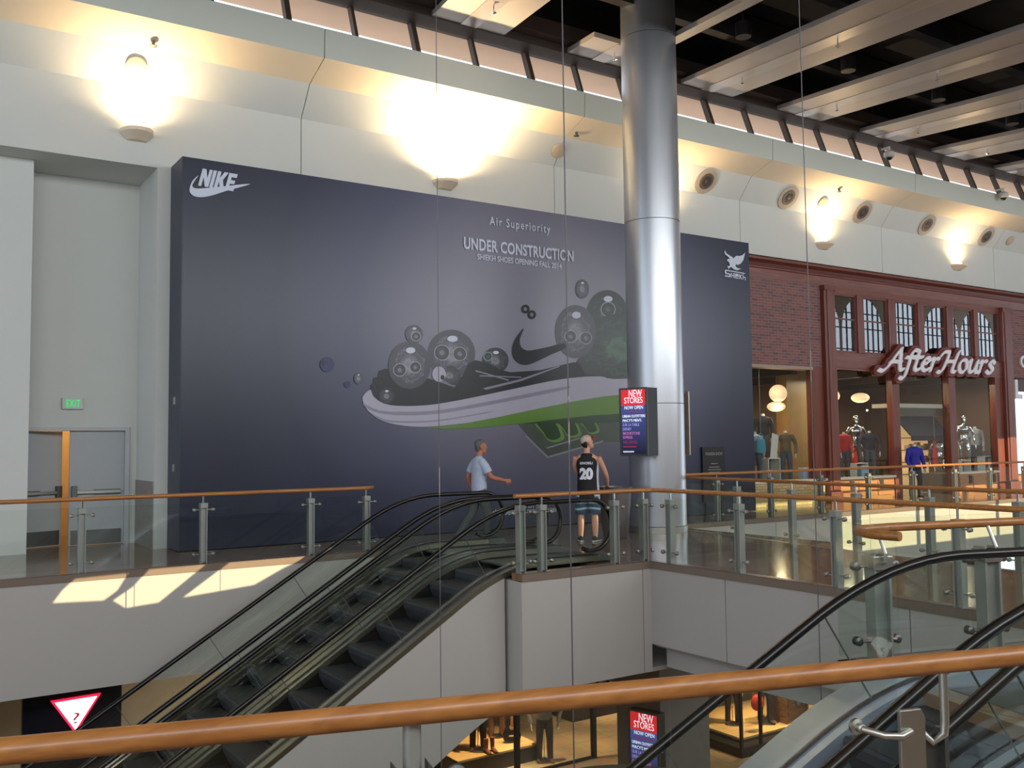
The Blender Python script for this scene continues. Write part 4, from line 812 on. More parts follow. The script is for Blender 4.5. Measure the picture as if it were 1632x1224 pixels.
# the one in the basketball jersey, seen from behind looking up at the hoarding
def fan():
    A = math.radians(44); L = (10.09, 12.90, 0); root = Matrix.Translation(L) @ Matrix.Rotation(A, 4, 'Z')
    g = G(); g.M = root
    torso(g, ((0, 0, .92, .10, .15), (0, 0, 1.02, .115, .155), (0, 0, 1.15, .10, .145), (0, 0, 1.32, .11, .175), (0, 0, 1.44, .09, .185), (-.01, 0, 1.51, .05, .08)))
    limb(g, ((-.01, 0, 1.46), (.0, 0, 1.53), (.015, 0, 1.60)), (.058, .052, .054)); HM = Matrix.Translation((.01, -.005, 1.685)) @ Matrix.Rotation(-.85, 4, 'Z') @ Matrix.Rotation(-.38, 4, 'Y'); head(g, HM)
    limb(g, ((0, -.19, 1.43), (.06, -.26, 1.28), (.12, -.305, 1.14), (.24, -.31, 1.03), (.35, -.30, .935)), (.055, .046, .040, .035, .025)); hand(g, (.355, -.30, .93), (.9, .05, -.35), (0, 0, -1), 1.0, .5, 1)
    limb(g, ((0, .19, 1.43), (.07, .215, 1.30), (.15, .19, 1.19), (.25, .10, 1.20), (.31, .02, 1.22)), (.055, .046, .040, .035, .025)); hand(g, (.315, .015, 1.22), (.4, -.9, .1), (-1, -.3, 0), 1.0, .6, 1)
    for s in (-1, 1): limb(g, ((0, s*.09, .95), (.01, s*.105, .72), (.02, s*.115, .50), (-.01, s*.12, .30), (-.02, s*.125, .07)), (.085, .078, .056, .056, .036))
    P = tag(remeshed(g, .007, 3).make('person', SKINL, None, smooth=True, loc=L), 'person seen from behind in black basketball jersey, patterned shorts and pale cap with red peak', 'person')
    eyes(P, root @ HM)
    g = G(); g.M = root @ HM; g.loft([oval(((f+bk)/2, 0, z), (f-bk)/2, w, 18) for z, f, bk, w in ((-.072, -.05, -.075, .045), (-.04, -.035, -.092, .064), (.0, -.02, -.10, .076), (.03, -.01, -.103, .078), (.05, -.02, -.095, .07))]); g.make('hair', mat('hair_dark', (42, 32, 28), .7), P, smooth=True)
    g = G(); g.M = root @ HM; g.loft([oval(((f+bk)/2, 0, z), (f-bk)/2, w, 20) for z, f, bk, w in ((.028, .102, -.108, .084), (.045, .104, -.110, .085), (.085, .094, -.104, .080), (.118, .062, -.076, .06), (.134, .015, -.03, .03), (.137, -.004, -.008, .004))]); cap = g.make('cap', mat('cap_pale', (196, 172, 150), .8, var=.25, scale=30), P, smooth=True)
    g = G(); g.M = root @ HM; g.loft([[(.06+d*.105, w, .046-h) for d, w, h in ((1-abs(t)**2.2, .082*t, .018*abs(t)**2) for t in [-1+k/6 for k in range(13)])]+[(.05, .07*(1-k/3), .044-.002) for k in range(4)][::1]]*1+[[(.06+d*.105, w, .054-h) for d, w, h in ((1-abs(t)**2.2, .082*t, .018*abs(t)**2) for t in [-1+k/6 for k in range(13)])]+[(.05, .07*(1-k/3), .052-.002) for k in range(4)]]); g.make('peak', mat('cap_red', (196, 30, 36), .7), cap)
    g = G(); g.M = root
    torso(g, ((.0, 0, .70, .135, .185), (0, 0, .82, .13, .18), (0, 0, 1.02, .128, .172), (0, 0, 1.18, .12, .168), (0, 0, 1.32, .128, .185), (0, 0, 1.41, .112, .172), (-.005, 0, 1.48, .085, .115), (-.01, 0, 1.505, .07, .085)))
    J = remeshed(g, .009, 2).make('jersey', mat('jersey_black', (16, 16, 19), .75, var=.2), P, smooth=True)
    g = G(); g.M = root; limb(g, ((.0, -.165, 1.42), (.0, -.172, 1.25), (.0, -.166, 1.10), (.0, -.172, .95), (.0, -.182, .72)), (.018, .03, .03, .03, .034)); g.make('side_panel', mat('jersey_white', (186, 184, 190), .8), J, smooth=True)
    R3 = root.to_3x3(); xb = R3 @ Vector((0, -1, 0)); wjt = mat('jersey_print', (222, 222, 228), .7)
    def on_back(name, txt, y0, w, z0, h, dep, **k):
        v, f = text_geo(txt, width=w, height=h, extrude=.003, **k); g = G()
        pts = [root @ Vector((-(dep*math.sqrt(max(.05, 1-((p.x-w/2+y0)/.19)**2)))-p.z-.002, -(p.x-w/2+y0), z0+p.y)) for p in v]; g.mesh((pts, f)); g.make(name, wjt, J)
    on_back('jersey_number', '20', 0, .23, 1.055, .205, .126, bold=.06, res=4); on_back('jersey_name', 'GINOBILI', 0, .22, 1.315, .045, .132, bold=.03)
    m, nt, b, Lk = node_mat('shorts_print', .8); tc = nt.nodes.new('ShaderNodeTexCoord'); wv = nt.nodes.new('ShaderNodeTexWave'); wv.bands_direction = 'Z'; wv.inputs['Scale'].default_value = 2.6; wv.inputs['Distortion'].default_value = 3.5; wv.inputs['Detail'].default_value = 1; Lk.new(tc.outputs['Object'], wv.inputs[0])
    r = nt.nodes.new('ShaderNodeValToRGB'); e = r.color_ramp.elements; e[0].color = (*lin((58, 72, 92)), 1); e[1].color = (*lin((176, 196, 204)), 1); e[0].position = .45; q = e.new(.75); q.color = (*lin((96, 122, 140)), 1); Lk.new(wv.outputs['Fac'], r.inputs[0]); Lk.new(r.outputs[0], b.inputs['Base Color'])
    g = G(); g.M = root; torso(g, ((0, 0, .76, .12, .175), (0, 0, .88, .125, .172), (0, 0, .98, .118, .164)))
    for s in (-1, 1): limb(g, ((0, s*.09, .84), (.01, s*.108, .66), (.01, s*.118, .47)), (.10, .108, .106))
    remeshed(g, .010, 2).make('shorts', m, P, smooth=True)
    for s, a in ((-1, -.25), (1, .3)):
        g = G(); g.M = root; shoe(g, -.02, s*.125, a); sh = g.make('shoe', mat('shoe_black', (26, 25, 26), .5), P, smooth=True)
        g = G(); g.M = root @ Matrix.Translation((-.02, s*.125, 0)) @ Matrix.Rotation(a, 4, 'Z'); g.loft([oval((f, 0, .016), w, .014, 12, (0, 1, 0), (0, 0, 1)) for f, w in ((-.092, .02), (-.07, .04), (.03, .046), (.10, .052), (.16, .046), (.20, .016))]); g.make('sole', mat('shoe_sole_white', (222, 218, 210), .6), sh, smooth=True)
fan()
# ------------------------------------------------------------------ shop mannequins
def mannequin(label, loc, yaw, top, bottom, skin, arms=((.05, .0), (.05, .0)), kind='clothed', group='shop window mannequins', s=1.0, base=True, head_on=False):
    root = Matrix.Translation(loc) @ Matrix.Rotation(yaw, 4, 'Z') @ Matrix.Diagonal((s, s, s, 1))
    T = thing('mannequin', label, 'mannequin', loc, group)
    rows = ((0, 0, .90, .10, .15), (0, 0, 1.02, .11, .15), (0, 0, 1.16, .10, .14), (0, 0, 1.32, .12, .18), (0, 0, 1.43, .095, .18), (-.005, 0, 1.49, .05, .075))
    A = lambda sd, f, o: ((0, sd*.18, 1.42), (f*.15, sd*(.235+o), 1.25), (f*.3-.02, sd*(.26+o*1.5), 1.10), (f*.55+.03, sd*(.25+o), .96), (f*.8+.06, sd*(.23+o), .84))
    legs = lambda g, rr: [limb(g, ((0, sd*.085, .92), (.01+sd*.02, sd*.10, .70), (.02+sd*.03, sd*.11, .48), (.0+sd*.03, sd*.115, .28), (0+sd*.03, sd*.12, .05)), rr) for sd in (-1, 1)]
    if kind == 'bare':
        g = G(); g.M = root; torso(g, rows); limb(g, ((0, 0, 1.44), (0, 0, 1.52), (0, 0, 1.56)), (.055, .05, .045))
        if head_on: head(g, Matrix.Translation((.02, 0, 1.66)), False)
        for sd, (f, o) in zip((-1, 1), arms): limb(g, A(sd, f, o), (.05, .044, .038, .032, .026)); g.tube([Vector(A(sd, f, o)[-1]), Vector(A(sd, f, o)[-1])+Vector((.03, 0, -.15))], [.026, .018], 8)
        legs(g, (.085, .078, .055, .05, .035))
        for sd in (-1, 1): shoe(g, sd*.03, sd*.12, 0)
        remeshed(g, .014, 2).make('body', skin, T, smooth=True)
    else:
        g = G(); g.M = root; limb(g, ((0, 0, 1.42), (0, 0, 1.52), (0, 0, 1.555)), (.055, .05, .046)); g.make('neck', skin, T, smooth=True)
        if head_on: g = G(); g.M = root; head(g, Matrix.Translation((.02, 0, 1.65)), False); g.make('head', skin, T, smooth=True)
        g = G(); g.M = root; torso(g, [(x, y, z, d+.022, w+.022) for x, y, z, d, w in rows[:5]]+[(0, 0, 1.485, .065, .085)])
        for sd, (f, o) in zip((-1, 1), arms): limb(g, A(sd, f, o), (.07, .064, .058, .052, .05))
        remeshed(g, .013, 2).make('top', top, T, smooth=True)
        g = G(); g.M = root; torso(g, ((0, 0, .82, .10, .155), (0, 0, .92, .12, .166), (0, 0, .99, .112, .158))); legs(g, (.10, .094, .076, .07, .068)); remeshed(g, .013, 2).make('trousers', bottom, T, smooth=True)
        for sd, (f, o) in zip((-1, 1), arms): g = G(); g.M = root; p = Vector(A(sd, f, o)[-1]); hand(g, p, (.25, 0, -1), (0, -sd, 0), 1, .4, sd); g.make('hand', skin, T, smooth=True)
        for sd in (-1, 1): g = G(); g.M = root; shoe(g, sd*.03, sd*.12, sd*.2); g.make('shoe', mat('mannequin_shoe', (70, 44, 30), .4), T, smooth=True)
    if base: g = G(); g.M = root; g.lathe((0, 0, -.004), [(.2, 0), (.2, .006)], 24).rod((-.06, .0, .0), (-.06, .0, .5), .008); g.make('base', STEEL, T)
    return T
urn = thing('planter_urn', 'tall tapered grey metal urn standing left of the steel column base', 'urn', (10.87, 13.12, 0))
G().lathe((10.87, 13.12, .002), [(.20, 0), (.215, .02), (.285, .60), (.305, .86), (.315, .90), (.285, .90), (.27, .84)], 32).make('bowl', mat('urn_metal', (112, 106, 106), .4, .6), urn, smooth=True)
G().lathe((10.87, 13.12, .80), [(.272, 0), (.272, .03)], 24).make('sand_fill', mat('sand', (120, 110, 96), .9, bump=.4, scale=40), urn)
# ------------------------------------------------------------------ red wood and brick shop front
SX0, SX1 = 17.62, 30.35
t = shop = thing('storefront', 'two storey red wood and brick shop front with tall windows right of the hoarding', 'shop front', (24.5, YW, 0))
G().box(SX0, 21.06, YW, YW+.25, 3.62, 5.88).make('brick_panel', BRICK, t)
G().prism([(SX0, YW-.02, 5.86), (SX0, YW-.05, 6.10), (SX0, YW-.08, 6.12), (SX0, YW-.08, 6.15), (SX0, YW+.2, 6.15), (SX0, YW+.2, 5.86)], (17.4, 0, 0)).make('frieze_board', REDWOOD, t)
G().prism([(SX0, YW-.02, 6.15), (SX0, YW-.05, 6.26), (SX0, YW+.2, 6.26), (SX0, YW+.2, 6.15)], (17.4, 0, 0)).make('crown_cove', mat('dark_red_stain', (92, 30, 20), .4), t)
G().prism([(SX0, YW-.06, 6.26), (SX0, YW-.20, 6.31), (SX0, YW-.20, 6.37), (SX0, YW+.2, 6.40), (SX0, YW+.2, 6.26)], (17.4, 0, 0)).make('crown_moulding', REDWOOD, t)
for x0, x1 in ((21.06, 21.50), (29.82, 30.35)):
    p = G().box(x0, x1, YW-.14, YW+.12, 0, 5.86).make('pillar', REDWOODV, t, bevel=.01)
    G().box(x0+.10, x1-.14, YW-.165, YW-.13, .35, 5.75).make('pillar_face', REDWOODV, p, bevel=.01); G().box(x0-.03, x1+.03, YW-.19, YW, 0, .3).make('pillar_plinth', REDWOODV, p, bevel=.01); G().box(x0-.02, x1+.02, YW-.18, YW, 5.72, 5.86).make('pillar_cap', REDWOODV, p, bevel=.01)
G().box(21.5, 29.82, YW-.05, YW+.12, 3.64, 4.08).make('sign_beam', REDWOOD, t, bevel=.01)
G().box(21.5, 29.82, YW-.06, YW+.02, 3.60, 3.64).make('beam_moulding', REDWOOD, t)
up = [(21.5, 22.56), (22.84, 23.98), (24.32, 25.40), (25.68, 26.86), (27.18, 28.32), (28.56, 29.82)]
for i, (a, c) in enumerate(up):
    fr = G().box(a, a+.05, YW-.02, YW+.1, 4.08, 5.70).box(c-.05, c, YW-.02, YW+.1, 4.08, 5.70).box(a+.05, c-.05, YW-.02, YW+.1, 5.64, 5.70).box(a+.05, c-.05, YW-.02, YW+.1, 4.08, 4.13).box(a+.05, c-.05, YW, YW+.05, 4.99, 5.03).make('upper_window_frame', REDWOODV, t)
    G().box(a+.05, c-.05, YW+.02, YW+.032, 4.13, 5.64).make('pane', GLASSU, fr)
for a, c in zip([u[1] for u in up[:-1]], [u[0] for u in up[1:]]): G().box(a, c, YW-.07, YW+.1, 4.08, 5.70).make('upper_mullion', REDWOODV, t, bevel=.008)
G().box(21.5, 29.82, YW-.03, YW+.1, 5.70, 5.86).make('head_board', REDWOOD, t)
G().box(20.62, 21.06, YW-.02, YW+.2, .65, 3.62).make('window_jamb', REDWOODV, t)
for a, c in ((24.05, 24.38), (26.85, 27.20), (29.40, 29.82)): G().box(a, c, YW-.04, YW+.16, 0, 3.62).make('lower_mullion', REDWOODV, t, bevel=.008)
SILL = mat('pale_sill', (214, 204, 186), .4)
G().box(SX0, 20.62, YW-.05, YW+.3, 3.55, 3.63).make('window_head', mat('head_trim', (160, 140, 120), .5), t)
for a, c in ((SX0, 21.06), (21.5, 24.05), (27.2, 29.4)): G().box(a, c, YW-.07, YW+.2, .60, .66).make('window_sill', SILL, t)
for a, c in ((SX0, 20.62), (21.5, 24.05), (24.38, 26.85), (27.2, 29.4)): G().box(a, c, YW+.08, YW+.092, .66 if a != 24.38 else .02, 3.58).make('shop_pane', GLASSS, t)
G().box(SX0, 21.04, YW, YW+.25, 0, .60).make('brick_base', BRICKL, t)
PANEL = wood('base_panel_wood', (150, 100, 62), (176, 124, 80), .35, 0, 1.6)
for a, c in ((21.5, 24.05), (27.2, 29.4)):
    bp = G().box(a, c, YW, YW+.25, 0, .60).make('panelled_base', PANEL, t)
    n_ = 3
    for k in range(n_): w = (c-a)/n_; G().box(a+k*w+.08, a+(k+1)*w-.08, YW-.02, YW, .12, .52).make('base_panel', PANEL, bp, bevel=.008)
    for k in range(2): G().box(a+(k*1.3)+.55, a+(k*1.3)+.72, YW-.03, YW-.005, .30, .55).make('vent_slot', BLACK, bp)
# sign: pen strokes of a sloping chancery hand on a red backing
sgn = thing('shop_sign', 'raised white script lettering sign on a scalloped red backing over the shop doorway', 'sign', (26.1, YW-.2, 3.6))
ZS = .58
def pen(strokes, x0, z0, sc, y, nib=.14, ang=math.radians(38), grow=0.0, th=.05):
    g = G(); nx, nz = math.cos(ang)*nib/2, math.sin(ang)*nib/2
    for S in strokes:
        P = spline([(p[0], p[1], 0) for p in S], 6)
        N = len(P)
        for a, c in zip(P[:-1], P[1:]):
            pts = []
            for q in (a, c):
                for s in (-1, 1):
                    for e in range(6):
                        t_ = 2*PI*e/6; r = .027+grow; pts.append((q.x+s*nx+r*math.cos(t_), q.y*ZS+s*nz*.8+r*math.sin(t_)))
            pts = sorted(set((round(p[0], 4), round(p[1], 4)) for p in pts)); 
            def half(ps):
                h = []
                for p in ps:
                    while len(h) > 1 and (h[-1][0]-h[-2][0])*(p[1]-h[-2][1])-(h[-1][1]-h[-2][1])*(p[0]-h[-2][0]) <= 0: h.pop()
                    h.append(p)
                return h
            hull = half(pts)[:-1]+half(pts[::-1])[:-1]
            g.prism([(x0+p[0]*sc, y, z0+p[1]*sc) for p in hull], (0, th, 0))
    return g
sl = lambda P: [(x+y*.22, y) for x, y in P]
LET = {'A': ([[(-.28, -.06), (-.12, -.10), (.08, .10), (.30, .55), (.48, .92), (.56, 1.02)], [(.52, 1.0), (.58, .6), (.62, .2), (.68, .0), (.80, .02)], [(.16, .34), (.40, .38), (.64, .36)]], .86),
       'f': ([[(-.16, -.38), (-.06, -.44), (.06, -.30), (.14, .2), (.20, .75), (.32, .98), (.48, .96)], [(-.02, .60), (.16, .62), (.40, .66)]], .40),
       't': ([[(.14, .92), (.10, .5), (.06, .12), (.14, 0), (.30, .08)], [(-.06, .60), (.12, .62), (.34, .66)]], .36),
       'e': ([[(.06, .34), (.24, .38), (.34, .52), (.26, .64), (.12, .56), (.03, .34), (.06, .10), (.18, 0), (.36, .10)]], .42),
       'r': ([[(.0, .56), (.10, .62), (.08, .3), (.04, .0)], [(.08, .36), (.18, .56), (.28, .64), (.36, .60)]], .56),
       'H': ([[(-.10, .80), (.0, .96), (.18, 1.0), (.26, .95), (.20, .55), (.10, .16), (-.04, -.06), (-.16, -.02)], [(.74, 1.04), (.66, .7), (.58, .3), (.56, .04), (.70, .0)], [(.18, .50), (.40, .52), (.62, .54)]], .86),
       'o': ([[(.20, .64), (.06, .52), (.02, .26), (.10, .04), (.24, .0), (.38, .16), (.40, .42), (.32, .60), (.20, .64)]], .50),
       'u': ([[(.0, .56), (.10, .62), (.06, .24), (.10, .04), (.22, .04), (.36, .24), (.44, .62)], [(.44, .62), (.40, .24), (.42, .02), (.54, .06)]], .56),
       's': ([[(.34, .54), (.22, .66), (.08, .54), (.14, .38), (.28, .24), (.24, .06), (.08, .0), (-.04, .10)]], .40)}
word = 'AfterHours'; tot = sum(LET[c][1] for c in word)-.10; ax0, az0 = 23.48, 3.66
sc_ = (29.0-23.48)/tot; WSIGN = mat('sign_white', (232, 230, 234), .4); xx = ax0; REDB = mat('sign_backing_red', (104, 38, 32), .4)
for c in word:
    S = [sl(s) for s in LET[c][0]]
    zz = az0+.04*(xx-ax0)/5.4
    remeshed(pen(S, xx, zz, sc_, YW-.26, th=.06), .012, 2).make('sign_letter', WSIGN, sgn, smooth=True); remeshed(pen(S, xx, zz, sc_, YW-.20, grow=.10, th=.12), .02, 2).make('letter_backing', REDB, sgn)
    xx += (LET[c][1] if c != 'r' or xx < 26.5 else .46)*sc_
# ------------------------------------------------------------------ inside the shop
IB = mat('shop_back_wall', (96, 70, 46), .7, var=.2, scale=1.5)
struct(G().box(17.6, 30.4, 22.0, 22.2, 0, 3.9).make('wall_shop_back', IB)); struct(G().box(17.5, 17.62, YW+.26, 22.0, 0, 3.75).make('wall_shop_left', IB)); struct(G().box(30.2, 30.36, YW+.3, 22.0, 0, 3.75).make('wall_shop_right', IB))
struct(G().box(17.6, 35, YW+.26, 22.2, 3.75, 3.85).box(17.6, 35, YW+.6, YW+.7, 3.85, 6.4).make('ceiling_and_dark_sheet', mat('shop_ceiling_brown', (58, 40, 28), .7)))  # upright dark sheet stands in for the unlit void behind the upper panes
for k, x in enumerate((18.6, 20.4, 23.2, 26.0, 28.6)): struct(G().box(x-.12, x+.12, YW+.4, 22, 3.45, 3.75).make('trim_%d' % (40+k), mat('ceiling_beam_brown', (52, 32, 22), .6)))
TAN = tiles('tan_stone_panel', (184, 150, 92), (170, 134, 78), (150, 120, 76), .55, .4)
a0, a1 = at(1256, 700, 1, 18.05).x, at(1300, 700, 1, 18.05).x
tag(G().box(a0, a1, 18.05, 18.45, .01, 3.74).make('stone_pier', TAN), 'tan stone clad pier behind the left shop window', 'pier')
a0, a1 = at(1561, 700, 1, 17.9).x, at(1592, 700, 1, 17.9).x
tag(G().box(a0, a1+.3, 17.9, 18.2, .01, 3.74).make('olive_panel', mat('olive_panel', (168, 160, 84), .6, var=.12, scale=3)), 'plain olive green wall panel behind the right shop window', 'panel')
LAN = mat('paper_lantern', (240, 214, 180), .7, emit=(255, 214, 168), estr=.72)
def lantern(label, px, py, y, r, fl=1.0):
    c = at(px, py, 1, y); T = thing('paper_lantern', label, 'lantern', c, 'paper lanterns in the shop')
    g = G(); prof = []
    for k in range(17):
        a = PI*(k+.35)/16.7; rr = r*math.sin(a)*(1+(.012 if k % 2 else 0)); prof.append((max(.06*r, rr), -r*fl*math.cos(a)))
    g.lathe(c, prof, 28); g.make('shade', LAN, T, smooth=True); G().rod(c+Vector((0, 0, r*fl)), Vector((c.x, c.y, 3.75)), .006).make('cord', BLACK, T)
    G().lathe(c+Vector((0, 0, -r*fl-.002)), [(.09, 0), (.09, .012)], 14).make('bottom_ring', STEEL, T)
    lamp('POINT', 'lantern_bulb', c-Vector((0, .0, r*fl+.15)), 16, (1, .72, .44), size=.12)
lantern('large round paper lantern, upper of the pair in the left shop window', 1240, 627, 17.6, .24)
lantern('flattened round paper lantern, lower of the pair in the left shop window', 1237, 648, 17.85, .25, .55)
lantern('paper lantern half hidden behind the red pillar', 1329, 631, 18.4, .17)
lantern('wide flattened paper lantern in the middle shop window', 1371, 634, 18.0, .265, .56)
for x, y, p in ((19.2, 17.3, 34), (22.8, 17.3, 42), (25.6, 17.6, 34), (28.4, 17.3, 42), (21.5, 20, 36), (26.5, 20, 36)): lamp('AREA', 'shop_downlight', (x, y, 3.40), p, (1, .80, .56), (x, y, 0), .4)
C_ = lambda n, rgb, r=.8, **k: mat('cloth_'+n, rgb, r, var=.12, bump=.25, scale=14, **k)
MSK = mat('mannequin_white', (206, 200, 190), .35); FOIL = mat('mirror_foil', (196, 200, 206), .16, 1, bump=.8, scale=7)
DEN = C_('denim', (62, 74, 92)); DEND = C_('dark_denim', (34, 40, 54))
def on_floor(px, py, z): p = at(px, py, 2, z); return (p.x, p.y, z)
def inshop(px, y, z=.66):
    p = at(px, 740, 1, y); return (p.x, y, z)
plat = tag(G().box(17.7, 24.0, YW+.35, 18.0, .02, .60).make('display_plinth', mat('plinth_brown', (92, 66, 46), .5)), 'low brown display plinth behind the left and middle shop windows', 'plinth')
plat2 = tag(G().box(27.3, 30.1, YW+.35, 18.0, .02, .60).make('display_plinth', MATS['plinth_brown']), 'low brown display plinth behind the right shop window', 'plinth')
S_ = .86
mannequin('headless mannequin in olive brown sweater and jeans in the left shop window', inshop(1253, 17.25, .61), -2.2, C_('olive', (94, 80, 58)), DEN, MSK, ((-.1, .04), (.15, .03)), s=S_)
mannequin('headless mannequin in pale blue shirt at the left edge of the shop window', inshop(1204, 17.2, .61), -2.0, C_('pale_blue', (150, 164, 184)), DEN, MSK, s=.84)
mannequin('headless mannequin in dark jacket behind the pale blue one, highest in the left window', inshop(1218, 17.86, .992), -2.4, C_('charcoal', (36, 38, 46)), C_('grey_flannel', (70, 72, 78)), MSK, s=.92)
mannequin('headless mannequin in red sweater beside the red pillar', inshop(1346, 17.15, .61), -2.2, C_('red', (168, 20, 26)), DEN, MSK, ((.3, -.03), (.3, -.03)), s=.83)
mannequin('headless mannequin in navy jacket, right one in the middle shop window', inshop(1387, 17.2, .61), -2.3, C_('navy', (28, 30, 54)), DEN, MSK, ((.1, .05), (.2, .05)), s=.85)
mannequin('silver mirror mannequin between the red and the navy clad ones', inshop(1366, 17.72, .612), -2.2, None, None, FOIL, ((.8, .08), (-.2, .05)), 'bare', s=1.0, head_on=True)
p = at(1446, 790, 2, 0.0)
mannequin('headless mannequin in royal blue shirt standing in the shop doorway', (24.62, YW-.28, .012), -1.9, C_('royal_blue', (44, 42, 150)), DEND, MSK, ((.1, .0), (.1, .0)), s=.98)
mannequin('slim silver mirror mannequin left of the door mullion', inshop(1498, 18.4, .012), -2.2, None, None, FOIL, ((-.2, .02), (.3, .02)), 'bare', s=1.06)
mannequin('tall silver mirror mannequin in the right shop window', inshop(1538, 17.3, .615), -2.2, None, None, FOIL, ((.2, .0), (.2, .02)), 'bare', s=1.02, head_on=True)
mannequin('headless mannequin in pale grey jacket beside the tall silver one', inshop(1556, 17.35, .61), -2.3, C_('pale_grey', (150, 156, 164)), DEND, MSK, s=.93)
# cubes, bags, canopy, awning and shelves
def cube(label, px, y, w, h, m, z=.61, d=.35):
    c = at(px, 740, 1, y).x; T = thing('display_cube', label, 'display cube', (c, y, z)); th = .025
    G().box(c-w/2, c+w/2, y-d/2, y+d/2, z+h-th, z+h).make('cube_top', m, T); G().box(c-w/2, c-w/2+th, y-d/2, y+d/2, z, z+h-th).make('cube_side', m, T); G().box(c+w/2-th, c+w/2, y-d/2, y+d/2, z, z+h-th).make('cube_side', m, T); G().box(c-w/2+th, c+w/2-th, y+d/2-.03, y+d/2, z+.01, z+h-th).make('cube_back', BLACK, T); return T
CW = mat('cube_white', (206, 208, 206), .4)
cube('low white display cube carrying the mannequin in the dark jacket', 1218, 17.82, .5, .38, CW, d=.34)
cube('white open display cube beside the olive sweater mannequin', 1226, 17.1, .46, .62, CW)
cube('grey white display cube at the feet of the silver mannequin in the middle window', 1368, 16.93, .52, .42, CW, d=.25)
cube('white display cube at the feet of the tall silver mannequin', 1534, 16.95, .5, .40, CW, d=.25); cube('pale blue white display cube at the right end of the right window', 1572, 16.98, .6, .5, mat('cube_pale', (190, 200, 204), .4), d=.25)
def bag(label, px, py, y, w, h, m, rot=0, z=None, cord=None):
    c = at(px, py, 1, y); z = c.z if z is None else z; g = G(); g.M = Matrix.Translation((c.x, y, z)) @ Matrix.Rotation(rot, 4, 'Y')
    T = thing('handbag', label, 'bag', (c.x, y, z)); g.loft([oval((0, 0, a*h), w/2*b, .06*b2, 14) for a, b, b2 in ((0, .8, .8), (.1, 1, 1), (.5, 1, 1), (.9, .86, .7), (1, .8, .4))]); g.make('bag_body', m, T, smooth=True)
    g = G(); g.M = Matrix.Translation((c.x, y, z)); g.tube([(w*.3*math.cos(q), 0, h*.95+h*.45*math.sin(q)) for q in (PI*k/10 for k in range(11))], .009, 6); g.make('bag_handle', m, T)
    if cord: G().rod((c.x, y, z+h*1.38), (c.x, y, cord), .005).make('hanging_cord', STEEL, T)
bag('turquoise bag hanging low at the left edge of the left shop window', 1213, 722, 16.95, .34, .36, C_('turquoise', (60, 140, 164)), cord=3.74)
bag('red handbag on the cube in the middle shop window', 1362, 737, 16.92, .24, .30, C_('bag_red', (196, 40, 34)), z=1.032)
bag('bright red bag hanging beside the slim silver mannequin', 1491, 744, 17.0, .22, .62, C_('bag_red', (196, 40, 34)), cord=2.6)
tag(G().prism([(at(1233, 700, 1, 16.98).x, 17.1, 1.24), (at(1243, 700, 1, 16.98).x, 17.1, 1.232), (at(1243, 700, 1, 16.98).x+.1, 17.1, 1.82), (at(1233, 700, 1, 16.98).x+.1, 17.1, 1.88)], (0, .02, 0)).make('leaflet_card', CW), 'tilted white card beside the sleeve of the olive sweater', 'card')
for px, rgb, lab in ((1283, (150, 164, 196), 'blue and white boxed shoe standing on the sill below the tan pier'), (1375, (120, 170, 206), 'pale blue printed box standing at the foot of the navy mannequin')):
    c = at(px, 755, 1, 16.90); T = thing('shoe_box', lab, 'box', (c.x, 16.9, .665)); G().box(c.x-.16, c.x+.16, 16.82, 16.98, .665, .93).make('box_body', C_('box%d' % px, rgb), T); G().box(c.x-.165, c.x+.165, 16.815, 16.985, .90, .95).make('box_lid', CW, T)
can = thing('door_canopy', 'pale glass canopy shelf across the shop doorway at door height', 'canopy', (25.6, 17.0, 2.5))
G().box(24.40, 26.84, YW+.18, 17.5, 2.60, 2.72).make('canopy_slab', mat('canopy_pale', (196, 190, 180), .4), can); G().box(24.42, 26.82, YW+.2, YW+.24, 2.36, 2.60).make('canopy_valance', glass('frosted_valance', (.6, .6, .56), 2.0, .3), can)
aw = thing('awning', 'navy blue awning over lit shelves deep inside the shop doorway', 'awning', (28.6, 18.6, 1.9))
x0, x1 = at(1440, 700, 1, 18.6).x, min(30.0, at(1502, 700, 1, 18.6).x)
G().prism([(x0, 18.3, 1.78), (x0, 18.9, 2.45), (x0, 18.95, 2.42), (x0, 18.36, 1.78)], (x1-x0, 0, 0)).prism([(x0, 18.3, 1.62), (x1, 18.3, 1.62), (x1, 18.3, 1.78), (x0, 18.3, 1.78)], (0, .03, 0)).make('awning_cloth', C_('awning_navy', (24, 28, 52)), aw)
sh = thing('display_shelf', 'warmly lit shelf unit with small goods under the navy awning', 'shelf unit', ((x0+x1)/2+.3, 19.0, 0))
G().box(x0+.6, x1, 19.14, 19.2, .0, 2.3).make('shelf_back', mat('shelf_glow', (240, 200, 140), .5, emit=(255, 206, 140), estr=.55), sh)
for z in (.5, .9, 1.3, 1.7): G().box(x0+.6, x1, 18.8, 19.14, z, z+.03).make('shelf_board', mat('shelf_wood', (150, 110, 70), .5), sh)
for z in (.93, 1.33):
    for k in range(6):
        c = x0+.75+k*.27
        if c > x1-.1: break
        g = G(); g.box(c-.08, c+.08, 18.9, 19.05, z+.001, z+.14+.05*((k*7) % 3)); tag(g.make('boxed_good', C_('goods%d' % (k % 3), ((200, 180, 150), (150, 90, 70), (220, 214, 200))[k % 3]), bevel=.01), 'small boxed good, '+('first', 'second', 'third', 'fourth', 'fifth', 'sixth')[k]+' from the left on the '+('lower' if z < 1 else 'upper')+' lit shelf under the awning', 'goods', 'goods on the lit shelves')
e2 = thing('exit_sign', 'small red lit exit sign under the shop ceiling in the doorway', 'sign', (25.0, 18.0, 3.3)); c = at(1453, 600, 1, 18.0)
